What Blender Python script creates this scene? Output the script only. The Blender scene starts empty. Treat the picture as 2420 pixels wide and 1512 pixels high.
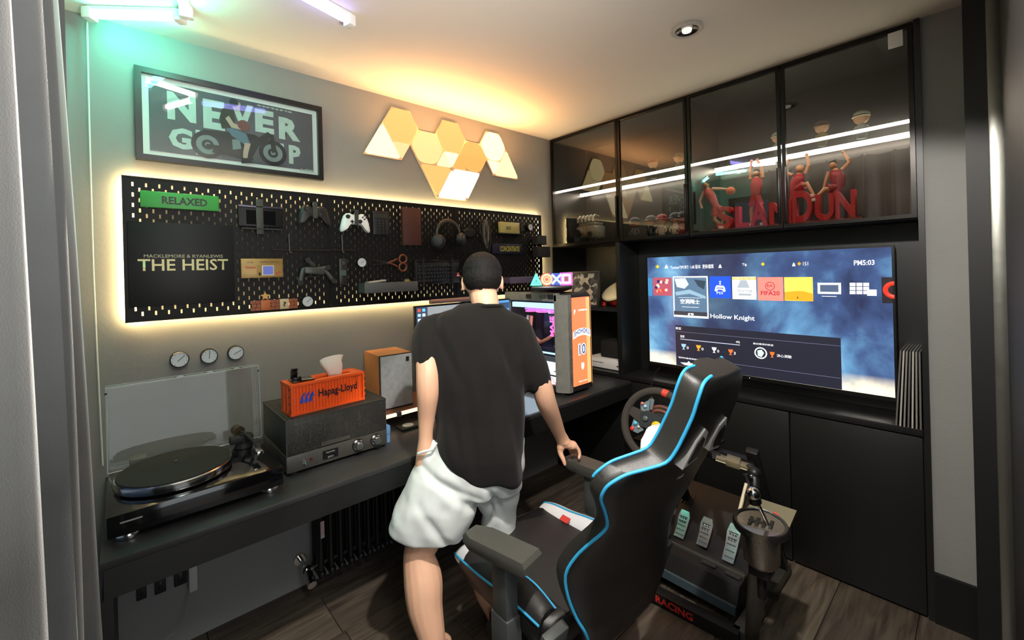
import bpy, bmesh, math, random
from mathutils import Vector, Matrix, noise
from math import sin, cos, pi, radians
random.seed(7)
SC = bpy.context.scene
COL = SC.collection

# ------------------------------------------------------------------ camera, world, lights, exposure
CZ = 1.46                                   # camera height; the camera stands at x=0, y=0
F_PX, CY_PX = 1020.5, 640.3
YAW, ROLL = radians(47.714), radians(-1.518)
fw = Vector((cos(YAW), sin(YAW), 0)); rt0 = Vector((sin(YAW), -cos(YAW), 0)); up0 = Vector((0, 0, 1))
rt = cos(ROLL)*rt0 + sin(ROLL)*up0
up = -sin(ROLL)*rt0 + cos(ROLL)*up0
CAM = Vector((0, 0, CZ))
cam = bpy.data.objects.new('camera', bpy.data.cameras.new('camera'))
COL.objects.link(cam)
cam.matrix_world = Matrix(((rt.x, up.x, -fw.x, 0), (rt.y, up.y, -fw.y, 0), (rt.z, up.z, -fw.z, CZ), (0, 0, 0, 1)))
cam.data.sensor_width = 36.0
cam.data.lens = F_PX/2420*36
cam.data.shift_y = -(756-CY_PX)/2420
cam.data.clip_start = 0.02
SC.camera = cam

w = bpy.data.worlds.new('world'); SC.world = w; w.use_nodes = True
bg = w.node_tree.nodes['Background']
sky = w.node_tree.nodes.new('ShaderNodeTexSky')
sky.sky_type = 'HOSEK_WILKIE'; sky.turbidity = 6
sky.sun_direction = Vector((0.5, -0.3, 0.6)).normalized()
w.node_tree.links.new(sky.outputs[0], bg.inputs[0])
bg.inputs[1].default_value = 1.0
SC.view_settings.view_transform = 'Standard'
SC.view_settings.look = 'None'
SC.view_settings.gamma = 1.0
SC.view_settings.use_curve_mapping = False
SC.view_settings.exposure = 0.5

def light(name, kind, loc, energy, color, size=0.1, size_y=None, aim=None, spread=None):
    d = bpy.data.lights.new(name, kind); d.energy = energy; d.color = color
    if kind == 'AREA':
        d.size = size
        if size_y: d.shape = 'RECTANGLE'; d.size_y = size_y
        if spread: d.spread = spread
    else: d.shadow_soft_size = size
    o = bpy.data.objects.new(name, d); COL.objects.link(o); o.location = loc
    if aim is not None: o.rotation_euler = (Vector(aim)-Vector(loc)).to_track_quat('-Z', 'Y').to_euler()
    return o
# assumed ceiling lamp of the room behind the open sliding door, the downlight, an added orange fill for the ceiling above the wall light panels
light('assumed_doorway_lamp', 'AREA', (.20, -.34, 2.40), 10, (1, .97, .93), .30, .30, aim=(1.3, .9, 0.3))  # assumed lamp out of view, inferred from the floor shadows
light('downlight_lamp', 'SPOT', (1.747, .813, 2.40), 4, (1, .9, .78), .04, aim=(1.747, .813, 0)).data.spot_size = radians(120)
light('amber_ceiling_fill', 'AREA', (1.512, 2.02, 2.16), 6.5, (1, .46, .16), .9, .05, aim=(1.512, 2.0, 2.6))  # unseen added light facing up, tinting the ceiling orange beside the wall panels
light('assumed_overhead_spot', 'SPOT', (.50, .26, 2.405), 120, (1, .94, .87), .03, aim=(2.05, .62, 0)).data.spot_size = radians(92)  # assumed spot without a body, out of view, lighting the floor with shadows
light('frontal_fill', 'AREA', (.10, -2.2, 1.2), 24, (.90, .96, 1), 2.8, 2.2, aim=(.9, 1.2, .75))  # added fill: unseen area light behind the camera, softly brightening the whole room
light('ceiling_fill', 'AREA', (.45, -.36, 1.15), 74, (1, .94, .86), .5, .5, aim=(.451, -.36, 2.6))  # unseen upward-facing area light, added to brighten the ceiling

def RAY(px, py):
    return fw + rt*((px-1210)/F_PX) - up*((py-CY_PX)/F_PX)
def PX(px, py, ax, val):                     # a measured photo point on a known plane of the room
    d = RAY(px, py); t = (val-CAM[ax])/d[ax]
    return CAM + d*t
def PF(px, py, F):                           # a measured photo point at a known distance
    return CAM + RAY(px, py)*F

# ------------------------------------------------------------------ materials
def srgb(h):
    if isinstance(h, str):
        h = [int(h[i:i+2], 16)/255 for i in (0, 2, 4)]
        return tuple((c/12.92 if c <= .04045 else ((c+.055)/1.055)**2.4) for c in h)
    return tuple(h)
MATS = {}
def mat(name, col='808080', rough=.5, metal=0, emit=None, es=1, ns=30, na=.0, bump=0, bs=200, spec=.5, coat=0, trans=0, sheen=0, rvar=0):
    if name in MATS: return MATS[name]
    m = bpy.data.materials.new(name); m.use_nodes = True; MATS[name] = m
    nt = m.node_tree; P = nt.nodes['Principled BSDF']; c = srgb(col)
    P.inputs['Base Color'].default_value = (*c, 1)
    P.inputs['Roughness'].default_value = rough; P.inputs['Metallic'].default_value = metal
    P.inputs['Specular IOR Level'].default_value = spec
    if coat: P.inputs['Coat Weight'].default_value = coat; P.inputs['Coat Roughness'].default_value = .08
    if trans: P.inputs['Transmission Weight'].default_value = trans
    if sheen: P.inputs['Sheen Weight'].default_value = sheen; P.inputs['Sheen Roughness'].default_value = .5
    if emit is not None:
        P.inputs['Emission Color'].default_value = (*srgb(emit), 1); P.inputs['Emission Strength'].default_value = es
    tc = nt.nodes.new('ShaderNodeTexCoord')
    if na or rvar:
        n = nt.nodes.new('ShaderNodeTexNoise'); n.inputs['Scale'].default_value = ns; n.inputs['Detail'].default_value = 6
        nt.links.new(tc.outputs['Object'], n.inputs['Vector'])
        if na:
            r = nt.nodes.new('ShaderNodeMapRange'); r.inputs[3].default_value = 1-na; r.inputs[4].default_value = 1+na
            mx = nt.nodes.new('ShaderNodeVectorMath'); mx.operation = 'SCALE'; mx.inputs[0].default_value = c
            nt.links.new(n.outputs[0], r.inputs[0]); nt.links.new(r.outputs[0], mx.inputs['Scale']); nt.links.new(mx.outputs[0], P.inputs['Base Color'])
        if rvar:
            r = nt.nodes.new('ShaderNodeMapRange'); r.inputs[3].default_value = max(0, rough-rvar); r.inputs[4].default_value = min(1, rough+rvar)
            nt.links.new(n.outputs[0], r.inputs[0]); nt.links.new(r.outputs[0], P.inputs['Roughness'])
    if bump:
        n2 = nt.nodes.new('ShaderNodeTexNoise'); n2.inputs['Scale'].default_value = bs; n2.inputs['Detail'].default_value = 3
        b = nt.nodes.new('ShaderNodeBump'); b.inputs['Strength'].default_value = bump; b.inputs['Distance'].default_value = .002
        nt.links.new(tc.outputs['Object'], n2.inputs['Vector']); nt.links.new(n2.outputs[0], b.inputs['Height']); nt.links.new(b.outputs[0], P.inputs['Normal'])
    return m
def glow(name, col, s=1.0):                  # screens, lamps, lit signs
    if name in MATS: return MATS[name]
    m = bpy.data.materials.new(name); m.use_nodes = True; MATS[name] = m
    nt = m.node_tree; P = nt.nodes['Principled BSDF']
    P.inputs['Base Color'].default_value = (.02, .02, .02, 1); P.inputs['Roughness'].default_value = .3
    P.inputs['Emission Color'].default_value = (*srgb(col), 1); P.inputs['Emission Strength'].default_value = s
    return m
def glass(name, tint=(.8, .8, .8), refl=1.0, rough=0.0, ior=1.5):
    if name in MATS: return MATS[name]
    m = bpy.data.materials.new(name); m.use_nodes = True; MATS[name] = m
    nt = m.node_tree; nt.nodes.clear()
    out = nt.nodes.new('ShaderNodeOutputMaterial'); mx = nt.nodes.new('ShaderNodeMixShader')
    t = nt.nodes.new('ShaderNodeBsdfTransparent'); t.inputs[0].default_value = (*tint, 1)
    g = nt.nodes.new('ShaderNodeBsdfGlossy'); g.inputs['Roughness'].default_value = rough
    fr = nt.nodes.new('ShaderNodeFresnel'); fr.inputs[0].default_value = ior
    ml = nt.nodes.new('ShaderNodeMath'); ml.operation = 'MULTIPLY'; ml.inputs[1].default_value = refl; ml.use_clamp = True
    ge = nt.nodes.new('ShaderNodeNewGeometry'); bf = nt.nodes.new('ShaderNodeMath'); bf.operation = 'SUBTRACT'; bf.inputs[0].default_value = 1
    m3 = nt.nodes.new('ShaderNodeMath'); m3.operation = 'MULTIPLY'; nt.links.new(ge.outputs['Backfacing'], bf.inputs[1]); nt.links.new(ml.outputs[0], m3.inputs[0]); nt.links.new(bf.outputs[0], m3.inputs[1])
    nt.links.new(fr.outputs[0], ml.inputs[0]); nt.links.new(m3.outputs[0], mx.inputs[0])
    nt.links.new(t.outputs[0], mx.inputs[1]); nt.links.new(g.outputs[0], mx.inputs[2]); nt.links.new(mx.outputs[0], out.inputs[0])
    return m

# ------------------------------------------------------------------ mesh builder
class M:
    def __init__(s): s.b = bmesh.new()
    def box(s, x0, x1, y0, y1, z0, z1, bev=0, mi=0):
        vs = [s.b.verts.new((x, y, z)) for z in (z0, z1) for y in (y0, y1) for x in (x0, x1)]
        fs = [s.b.faces.new([vs[i] for i in q]) for q in ((0, 2, 3, 1), (4, 5, 7, 6), (0, 1, 5, 4), (2, 6, 7, 3), (0, 4, 6, 2), (1, 3, 7, 5))]
        for f in fs: f.material_index = mi
        if bev:
            es = list({e for f in fs for e in f.edges})
            r = bmesh.ops.bevel(s.b, geom=es, offset=bev, segments=2, affect='EDGES', profile=.5)
            for f in r['faces']: f.material_index = mi
        return s
    def obox(s, c, hx, hy, hz, X=(1, 0, 0), Y=(0, 1, 0), Z=(0, 0, 1), bev=0):   # oriented box
        c = Vector(c); X = Vector(X).normalized(); Y = Vector(Y).normalized(); Z = Vector(Z).normalized()
        n0 = set(s.b.verts)
        s.box(-hx, hx, -hy, hy, -hz, hz, bev)
        for v in s.b.verts:
            if v not in n0: p = v.co.copy(); v.co = c + X*p.x + Y*p.y + Z*p.z
        return s
    def beam(s, p0, p1, w, h, upv=(0, 0, 1), bev=0):
        p0 = Vector(p0); p1 = Vector(p1); X = (p1-p0); L = X.length; X.normalize()
        Y = Vector(upv).cross(X)
        if Y.length < 1e-4: Y = Vector((1, 0, 0)).cross(X)
        Y.normalize(); Z = X.cross(Y)
        return s.obox((p0+p1)/2, L/2, w/2, h/2, X, Y, Z, bev)
    def rings(s, rs, closed=True, cap=True):
        R = [[s.b.verts.new(p) for p in r] for r in rs]; n = len(R[0])
        for a, b in zip(R, R[1:]):
            for i in range(n if closed else n-1):
                j = (i+1) % n
                try: s.b.faces.new((a[i], a[j], b[j], b[i]))
                except ValueError: pass
        if cap and closed:
            for r, fl in ((R[0], True), (R[-1], False)):
                try: s.b.faces.new(r[::-1] if fl else r)
                except ValueError: pass
        return s
    def tube(s, pts, r, n=10, cap=True):
        pts = [Vector(p) for p in pts]; rr = r if isinstance(r, (list, tuple)) else [r]*len(pts)
        rs = []; prev = None
        for i, p in enumerate(pts):
            d = (pts[min(i+1, len(pts)-1)]-pts[max(i-1, 0)])
            if d.length < 1e-9: d = Vector((0, 0, 1))
            d.normalize()
            if prev is None:
                a = Vector((0, 0, 1)) if abs(d.z) < .9 else Vector((1, 0, 0)); u = a.cross(d).normalized()
            else:
                u = prev - d*prev.dot(d); u.normalize()
            prev = u; v = d.cross(u)
            rs.append([p + (u*cos(2*pi*k/n)+v*sin(2*pi*k/n))*rr[i] for k in range(n)])
        return s.rings(rs, cap=cap)
    def cyl(s, p0, p1, r0, r1=None, n=24): return s.tube([p0, p1], [r0, r0 if r1 is None else r1], n)
    def lathe(s, prof, o, ax=(0, 0, 1), n=32, cap=True):       # prof: (radius, height along ax)
        o = Vector(o); ax = Vector(ax).normalized(); a = Vector((0, 0, 1)) if abs(ax.z) < .9 else Vector((1, 0, 0))
        u = a.cross(ax).normalized(); v = ax.cross(u)
        return s.rings([[o+ax*h+(u*cos(2*pi*k/n)+v*sin(2*pi*k/n))*r for k in range(n)] for r, h in prof], cap=cap)
    def ball(s, c, rx, ry=None, rz=None, X=(1, 0, 0), Y=(0, 1, 0), Z=(0, 0, 1), n=16):
        ry = ry or rx; rz = rz or rx; c = Vector(c); X = Vector(X); Y = Vector(Y); Z = Vector(Z); m = n//2
        rs = []
        for i in range(1, m):
            t = pi*i/m; rs.append([c + Z*(-cos(t)*rz) + (X*cos(2*pi*k/n)*rx+Y*sin(2*pi*k/n)*ry)*sin(t) for k in range(n)])
        return s.rings(rs)
    def prism(s, poly, o, U, V, N, t0, t1):                    # polygon in the U,V plane pushed along N
        o = Vector(o); U = Vector(U); V = Vector(V); N = Vector(N)
        return s.rings([[o+U*a+V*b+N*t for a, b in poly] for t in (t0, t1)])
    def torus(s, c, R, r, ax=(0, 0, 1), n=40, m=10, a0=0, a1=2*pi, U=None):
        c = Vector(c); ax = Vector(ax).normalized()
        if U is None:
            a = Vector((0, 0, 1)) if abs(ax.z) < .9 else Vector((1, 0, 0)); U = a.cross(ax).normalized()
        U = Vector(U); V = ax.cross(U); full = abs(a1-a0-2*pi) < 1e-6
        k = n if full else n+1; rs = []
        for i in range(k):
            t = a0+(a1-a0)*i/n; d = U*cos(t)+V*sin(t)
            rs.append([c+d*R+(d*cos(2*pi*j/m)+ax*sin(2*pi*j/m))*r for j in range(m)])
        if full: rs.append(rs[0]); return s.rings(rs, cap=False)
        return s.rings(rs)

MW = {}
def _link(name, me, parent, m, smooth=None):
    o = bpy.data.objects.new(name, me); COL.objects.link(o)
    if parent is not None: o.parent = parent; MW[o] = MW[parent]
    else: MW[o] = Matrix()
    return o
def obj(name, b, m, parent=None, smooth=40, local=False, weld=False):
    """link one builder as ONE mesh; built in room coordinates unless local"""
    bm = b.b
    if weld: bmesh.ops.remove_doubles(bm, verts=bm.verts, dist=1e-5)
    bmesh.ops.recalc_face_normals(bm, faces=bm.faces)
    if parent is not None and not local: bm.transform(MW[parent].inverted())
    off = None
    if parent is None and not local:                            # put the origin at the thing's base
        xs = [v.co for v in bm.verts]
        if xs:
            lo = Vector([min(v[i] for v in xs) for i in range(3)]); hi = Vector([max(v[i] for v in xs) for i in range(3)])
            off = Vector(((lo.x+hi.x)/2, (lo.y+hi.y)/2, lo.z)); bm.transform(Matrix.Translation(-off))
    if smooth:
        for f in bm.faces: f.smooth = True
        for e in bm.edges:
            if len(e.link_faces) == 2 and e.calc_face_angle(0) > radians(smooth): e.smooth = False
    me = bpy.data.meshes.new(name); bm.to_mesh(me); bm.free()
    for mm in (m if isinstance(m, (list, tuple)) else [m]): me.materials.append(mm)
    o = _link(name, me, parent, m)
    if off is not None: o.location = off; MW[o] = Matrix.Translation(off)
    return o
def tag(o, label, cat, group=None, kind=None):
    if label: o['label'] = label
    if cat: o['category'] = cat
    if group: o['group'] = group
    if kind: o['kind'] = kind
    return o
def thing(name, label, cat, loc=(0, 0, 0), rz=0, group=None):
    o = bpy.data.objects.new(name, None); COL.objects.link(o); o.location = loc; o.rotation_euler = (0, 0, rz)
    o.empty_display_size = .05
    MW[o] = Matrix.Translation(loc) @ Matrix.Rotation(rz, 4, 'Z')
    return tag(o, label, cat, group)
def struct(name, b, m, parent=None, smooth=0):
    o = obj(name, b, m, parent, smooth=smooth); o['kind'] = 'structure'; return o
def dup(o, loc, label=None, rz=None, parent=None):
    c = o.copy(); COL.objects.link(c)
    if parent is not None: c.parent = parent
    if loc is not None: c.location = loc
    if rz is not None: c.rotation_euler = (0, 0, rz)
    if label: c['label'] = label
    for ch in list(o.children): dup(ch, None, parent=c)
    return c
FONTS = {}
def text(name, body, m, parent, o, U, V, w, h, depth=.0006, bold=0, local=False, arc=0, kind=None):
    """flat lettering fitted into w x h, centred on o, reading along U"""
    cu = bpy.data.curves.new(name, 'FONT'); cu.body = body; cu.size = 1; cu.resolution_u = 2
    cu.extrude = 0; cu.offset = bold
    t = bpy.data.objects.new(name, cu); COL.objects.link(t)
    dg = bpy.context.evaluated_depsgraph_get(); me = bpy.data.meshes.new_from_object(t.evaluated_get(dg))
    bpy.data.objects.remove(t)
    xs = [v.co.x for v in me.vertices]; ys = [v.co.y for v in me.vertices]
    if not xs: return None
    x0, x1, y0, y1 = min(xs), max(xs), min(ys), max(ys)
    o = Vector(o); U = Vector(U).normalized(); V = Vector(V).normalized(); N = U.cross(V)
    inv = Matrix() if (local or parent is None) else MW[parent].inverted()
    for v in me.vertices:
        a = ((v.co.x-x0)/(x1-x0)-.5)*w; b_ = ((v.co.y-y0)/(y1-y0)-.5)*h
        if arc: b_ += arc*(1-(2*a/w)**2)
        v.co = inv @ (o+U*a+V*b_+N*depth)
    me.materials.clear(); me.materials.append(m)
    ob = _link(name, me, parent, m); return ob

BLACK = mat('black_lacquer', '0d0d0e', .35, rvar=.08, ns=8)
BLACKM = mat('black_matt_plastic', '161616', .6, na=.1, bump=.1, bs=600)
DARK = mat('dark_cabinet_board', '141514', .42, na=.12, ns=5, bump=.06, bs=300)
CHROME = mat('chrome', 'd8d8d8', .12, 1)
STEEL = mat('brushed_steel', '9a9a96', .3, 1, ns=60, rvar=.1)
WHITE = mat('white_plastic', 'e4e4e0', .4)
# ------------------------------------------------------------------ the room shell
XB, YA, HC = 2.404, 2.20, 2.437              # cabinet front plane, pegboard wall plane, ceiling height
YF = -0.03                                   # plane of the sliding door frame
WALL = mat('grey_wall_paint', '80807d', .85, na=.06, ns=6, bump=.25, bs=90)
CEIL = mat('white_ceiling_paint', 'dad4ca', .9, na=.02, ns=3, bump=.1, bs=60)
struct('wall_back', M().box(-.32, 2.90, YA, YA+.1, 0, HC), WALL)
struct('wall_right', M().box(XB+.012, 2.9, -.6, .165, 0, HC), WALL)
struct('wall_behind_cabinets', M().box(2.83, 2.93, .165, YA, 0, HC), WALL)
struct('ceiling', M().box(-.5, 2.95, -2.6, 2.35, HC, HC+.1), CEIL)
# left wall with the window opening
wl = M().box(-.32, -.22, 1.93, YA, 0, HC).box(-.32, -.22, -.3, .25, 0, HC).box(-.32, -.22, .25, 1.93, 0, .06).box(-.32, -.22, .25, 1.93, 2.2, HC)
struct('wall_left', wl, WALL)
wi = thing('window_1', None, None, (-.27, 1.1, .06)); wi['kind'] = 'structure'
FRM = mat('dark_window_frame', '2a2c2e', .4)
fr = M()
for y in (.25, 1.08, 1.89): fr.box(-.30, -.24, y, y+.04, .06, 2.2)
fr.box(-.30, -.24, .25, 1.93, .06, .11).box(-.30, -.24, .25, 1.93, 2.15, 2.2)
obj('window_frame', fr, FRM, wi)['kind'] = 'structure'
for y0, y1 in ((.29, 1.08), (1.12, 1.89)):
    obj('pane', M().box(-.272, -.268, y0, y1, .11, 2.15), glass('window_glass', (.95, .97, .97)), wi)['kind'] = 'structure'
# floor: wood planks, each one laid singly over a dark screed
struct('floor', M().box(-.5, 2.95, -2.6, 2.3, -.1, -.006), mat('dark_screed', '151312', .9))
def plank_mat(i, c0, c1):
    n_ = 'floor_plank_wood_%d' % i
    m = mat(n_, c0, .42, rvar=.1, ns=3); nt = m.node_tree; P = nt.nodes['Principled BSDF']
    tc = nt.nodes.new('ShaderNodeTexCoord'); mp = nt.nodes.new('ShaderNodeMapping'); mp.inputs['Scale'].default_value = (1.6, 16, 4)
    mp.inputs['Location'].default_value = (i*3.7, i*1.3, 0)
    nz = nt.nodes.new('ShaderNodeTexNoise'); nz.inputs['Scale'].default_value = 2.2; nz.inputs['Detail'].default_value = 8; nz.inputs['Distortion'].default_value = 1.1
    cr = nt.nodes.new('ShaderNodeValToRGB'); cr.color_ramp.elements[0].position = .32; cr.color_ramp.elements[1].position = .72
    cr.color_ramp.elements[0].color = (*srgb(c1), 1); cr.color_ramp.elements[1].color = (*srgb(c0), 1)
    nt.links.new(tc.outputs['Object'], mp.inputs[0]); nt.links.new(mp.outputs[0], nz.inputs[0]); nt.links.new(nz.outputs[0], cr.inputs[0]); nt.links.new(cr.outputs[0], P.inputs['Base Color'])
    bp_ = nt.nodes.new('ShaderNodeBump'); bp_.inputs['Strength'].default_value = .25; bp_.inputs['Distance'].default_value = .002
    nt.links.new(nz.outputs[0], bp_.inputs['Height']); nt.links.new(bp_.outputs[0], P.inputs['Normal'])
    return m
PLM = [plank_mat(0, '6a6054', '3f3831'), plank_mat(1, '5e554a', '38312b'), plank_mat(2, '73685a', '463e34')]
fl = bpy.data.objects['floor']
proto = {}
for j in range(-10, 9):
    y0 = .478+.265*j
    if y0 > 2.2: break
    xs = [-.5]; x = -.5 + (.37*((j*7) % 5)) % 1.1
    while x < 2.95:
        if x-xs[-1] > .2: xs.append(x)
        x += 1.15
    xs.append(2.95)
    for k, (a, b_) in enumerate(zip(xs, xs[1:])):
        key = (round(b_-a, 3), (j+k) % 3)
        if key not in proto:
            o = obj('plank', M().box(0, b_-a-.003, 0, .262, -.012, 0, bev=.0008), PLM[key[1]], None, smooth=0, local=True)
            o.parent = fl; proto[key] = o
        else:
            o = proto[key].copy(); COL.objects.link(o)
        o.location = Vector((a, y0, 0)) - fl.location; o['kind'] = 'structure'
# baseboard and sliding door at the right
struct('baseboard_right', M().box(XB-.006, XB+.012, -.03, .165, 0, .20), mat('black_baseboard', '0a0a0a', .5))
ALU = mat('door_aluminium', '8f8f88', .35, .9, rvar=.1, ns=20)
DBK = mat('door_black', '101010', .55, na=.1)
struct('trim_1', M().box(2.30, XB+.01, -.028, .045, 0, HC-.0).box(-.35, XB, -.10, -.035, 2.385, HC), DBK)
dr = thing('door_1', None, None, (1.3, -.07, 0)); dr['kind'] = 'structure'
obj('door_leaf', M().box(.62, 2.29, -.115, -.045, .012, 2.38), DBK, dr)['kind'] = 'structure'
obj('edge_strip', M().box(2.262, 2.30, -.048, -.012, .01, 2.38, bev=.004), ALU, dr)['kind'] = 'structure'
obj('edge_strip', M().box(.60, .62, -.118, -.042, .012, 2.38, bev=.004), ALU, dr)['kind'] = 'structure'
# ceiling downlight
dl = thing('downlight', 'round recessed ceiling downlight with a white rim', 'downlight', (1.747, .813, HC-.012))
c = (1.747, .813, HC)
obj('rim', M().lathe([(.062, -.001), (.064, -.006), (.058, -.011), (.046, -.009), (.042, -.002)], c), mat('rim_white', 'b9b4ab', .5), dl)
obj('reflector', M().lathe([(.043, -.001), (.043, -.009), (.030, -.004), (.012, -.002)], c), mat('dark_reflector', '2a2622', .2, .6), dl)
obj('lens', M().lathe([(.02, -.003), (.018, -.012), (.006, -.014)], c, n=20), glow('downlight_lens', 'e8ddc8', 1.1), dl)
# ceiling light tubes
def light_tube(p0, p1, g, label):
    p0 = Vector(p0); p1 = Vector(p1); t = thing('light_tube', label, 'light', (p0+p1)/2, group='linear tube lights on the ceiling')
    d = (p1-p0).normalized(); s_ = Vector((0, 0, 1)).cross(d)
    obj('housing', M().beam(p0+Vector((0, 0, .018)), p1+Vector((0, 0, .018)), .030, .012), WHITE, t)
    obj('diffuser', M().beam(p0+d*.02, p1-d*.02, .024, .024, bev=.006), g, t, smooth=60)
    e = M().obox(p0, .014, .02, .02, d, s_, (0, 0, 1), .003); obj('end_cap', e, WHITE, t)
    e = M().obox(p1, .014, .02, .02, d, s_, (0, 0, 1), .003); obj('end_cap', e, WHITE, t)
    return t
zt = HC-.025
TEAL = glow('teal_tube', (.12, 1, .68), 50); LAV = glow('lavender_tube', (.35, .30, 1), 10); WTUBE = glow('white_tube', (1, .93, .86), 22)
def CP(px, py): p = PX(px, py, 2, zt); return p
light_tube(CP(212, 34), CP(425, 40), TEAL, 'teal light tube on the ceiling along the grey wall, by the curtain')
q = CP(440, 30); light_tube(q, q+(CP(414, -40)-q).normalized()*.32, TEAL, 'teal light tube running from the joint above the poster toward the room')
q = CP(826, 50); light_tube(q, q+(CP(725, -5)-q).normalized()*.34, LAV, 'lavender-blue light tube at the top of the photo')

for p0, p1, lb in (((.09, 1.70), (.325, 1.605), 'white light tube of the ceiling hexagon between the teal and lavender tubes'), ((.315, 1.555), (.205, 1.31), 'white light tube of the ceiling hexagon running back over the viewer')):
    light_tube((*p0, zt), (*p1, zt), WTUBE, lb)
# ------------------------------------------------------------------ curtain and cord
def curtain():
    t = thing('curtain', 'grey velvet curtain in deep vertical folds at the left window', 'curtain', (-.12, 1.0, .02))
    m = M(); n = 150; rows = 22; rs = []
    for j in range(rows+1):
        z = .02 + (HC-.04)*j/rows; h = j/rows
        r = []
        for i in range(n+1):
            s_ = i/n; y = .42 + 1.07*s_
            amp = .060*(1-.25*h)
            x = -.140 + amp*sin(2*pi*(s_*4.3+.05*sin(h*3))+.5) + .018*sin(2*pi*s_*13+h*1.5) + .012*sin(2*pi*s_*23+2)*(1-.5*h) + .030*s_*(1-h)
            yy = y + .012*sin(2*pi*s_*7+h*4) + .045*(1-h)*s_
            r.append((x, yy, z))
        r2 = [(p[0]-.006, p[1], p[2]) for p in r[::-1]]
        rs.append(r+r2)
    m.rings(rs)
    obj('cloth', m, mat('grey_velvet', '414547', .9, na=.14, ns=14, bump=.3, bs=500, sheen=.6), t, smooth=80)
    obj('curtain_track', M().box(-.17, -.10, .2, 1.95, HC-.03, HC-.001), WHITE, t)
curtain()
p = [PX(206, 52, 1, 2.17), PX(209, 200, 1, 2.17), PX(214, 400, 1, 2.17), PX(221, 640, 1, 2.17), PX(228, 800, 1, 2.17), PX(236, 960, 1, 2.17), PX(243, 1100, 1, 2.17)]
tag(obj('blind_cord', M().tube(p, .0028, 6), mat('cord_white', 'c9cfc8', .6)), 'thin white cord hanging down the wall beside the curtain', 'cord')
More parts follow.
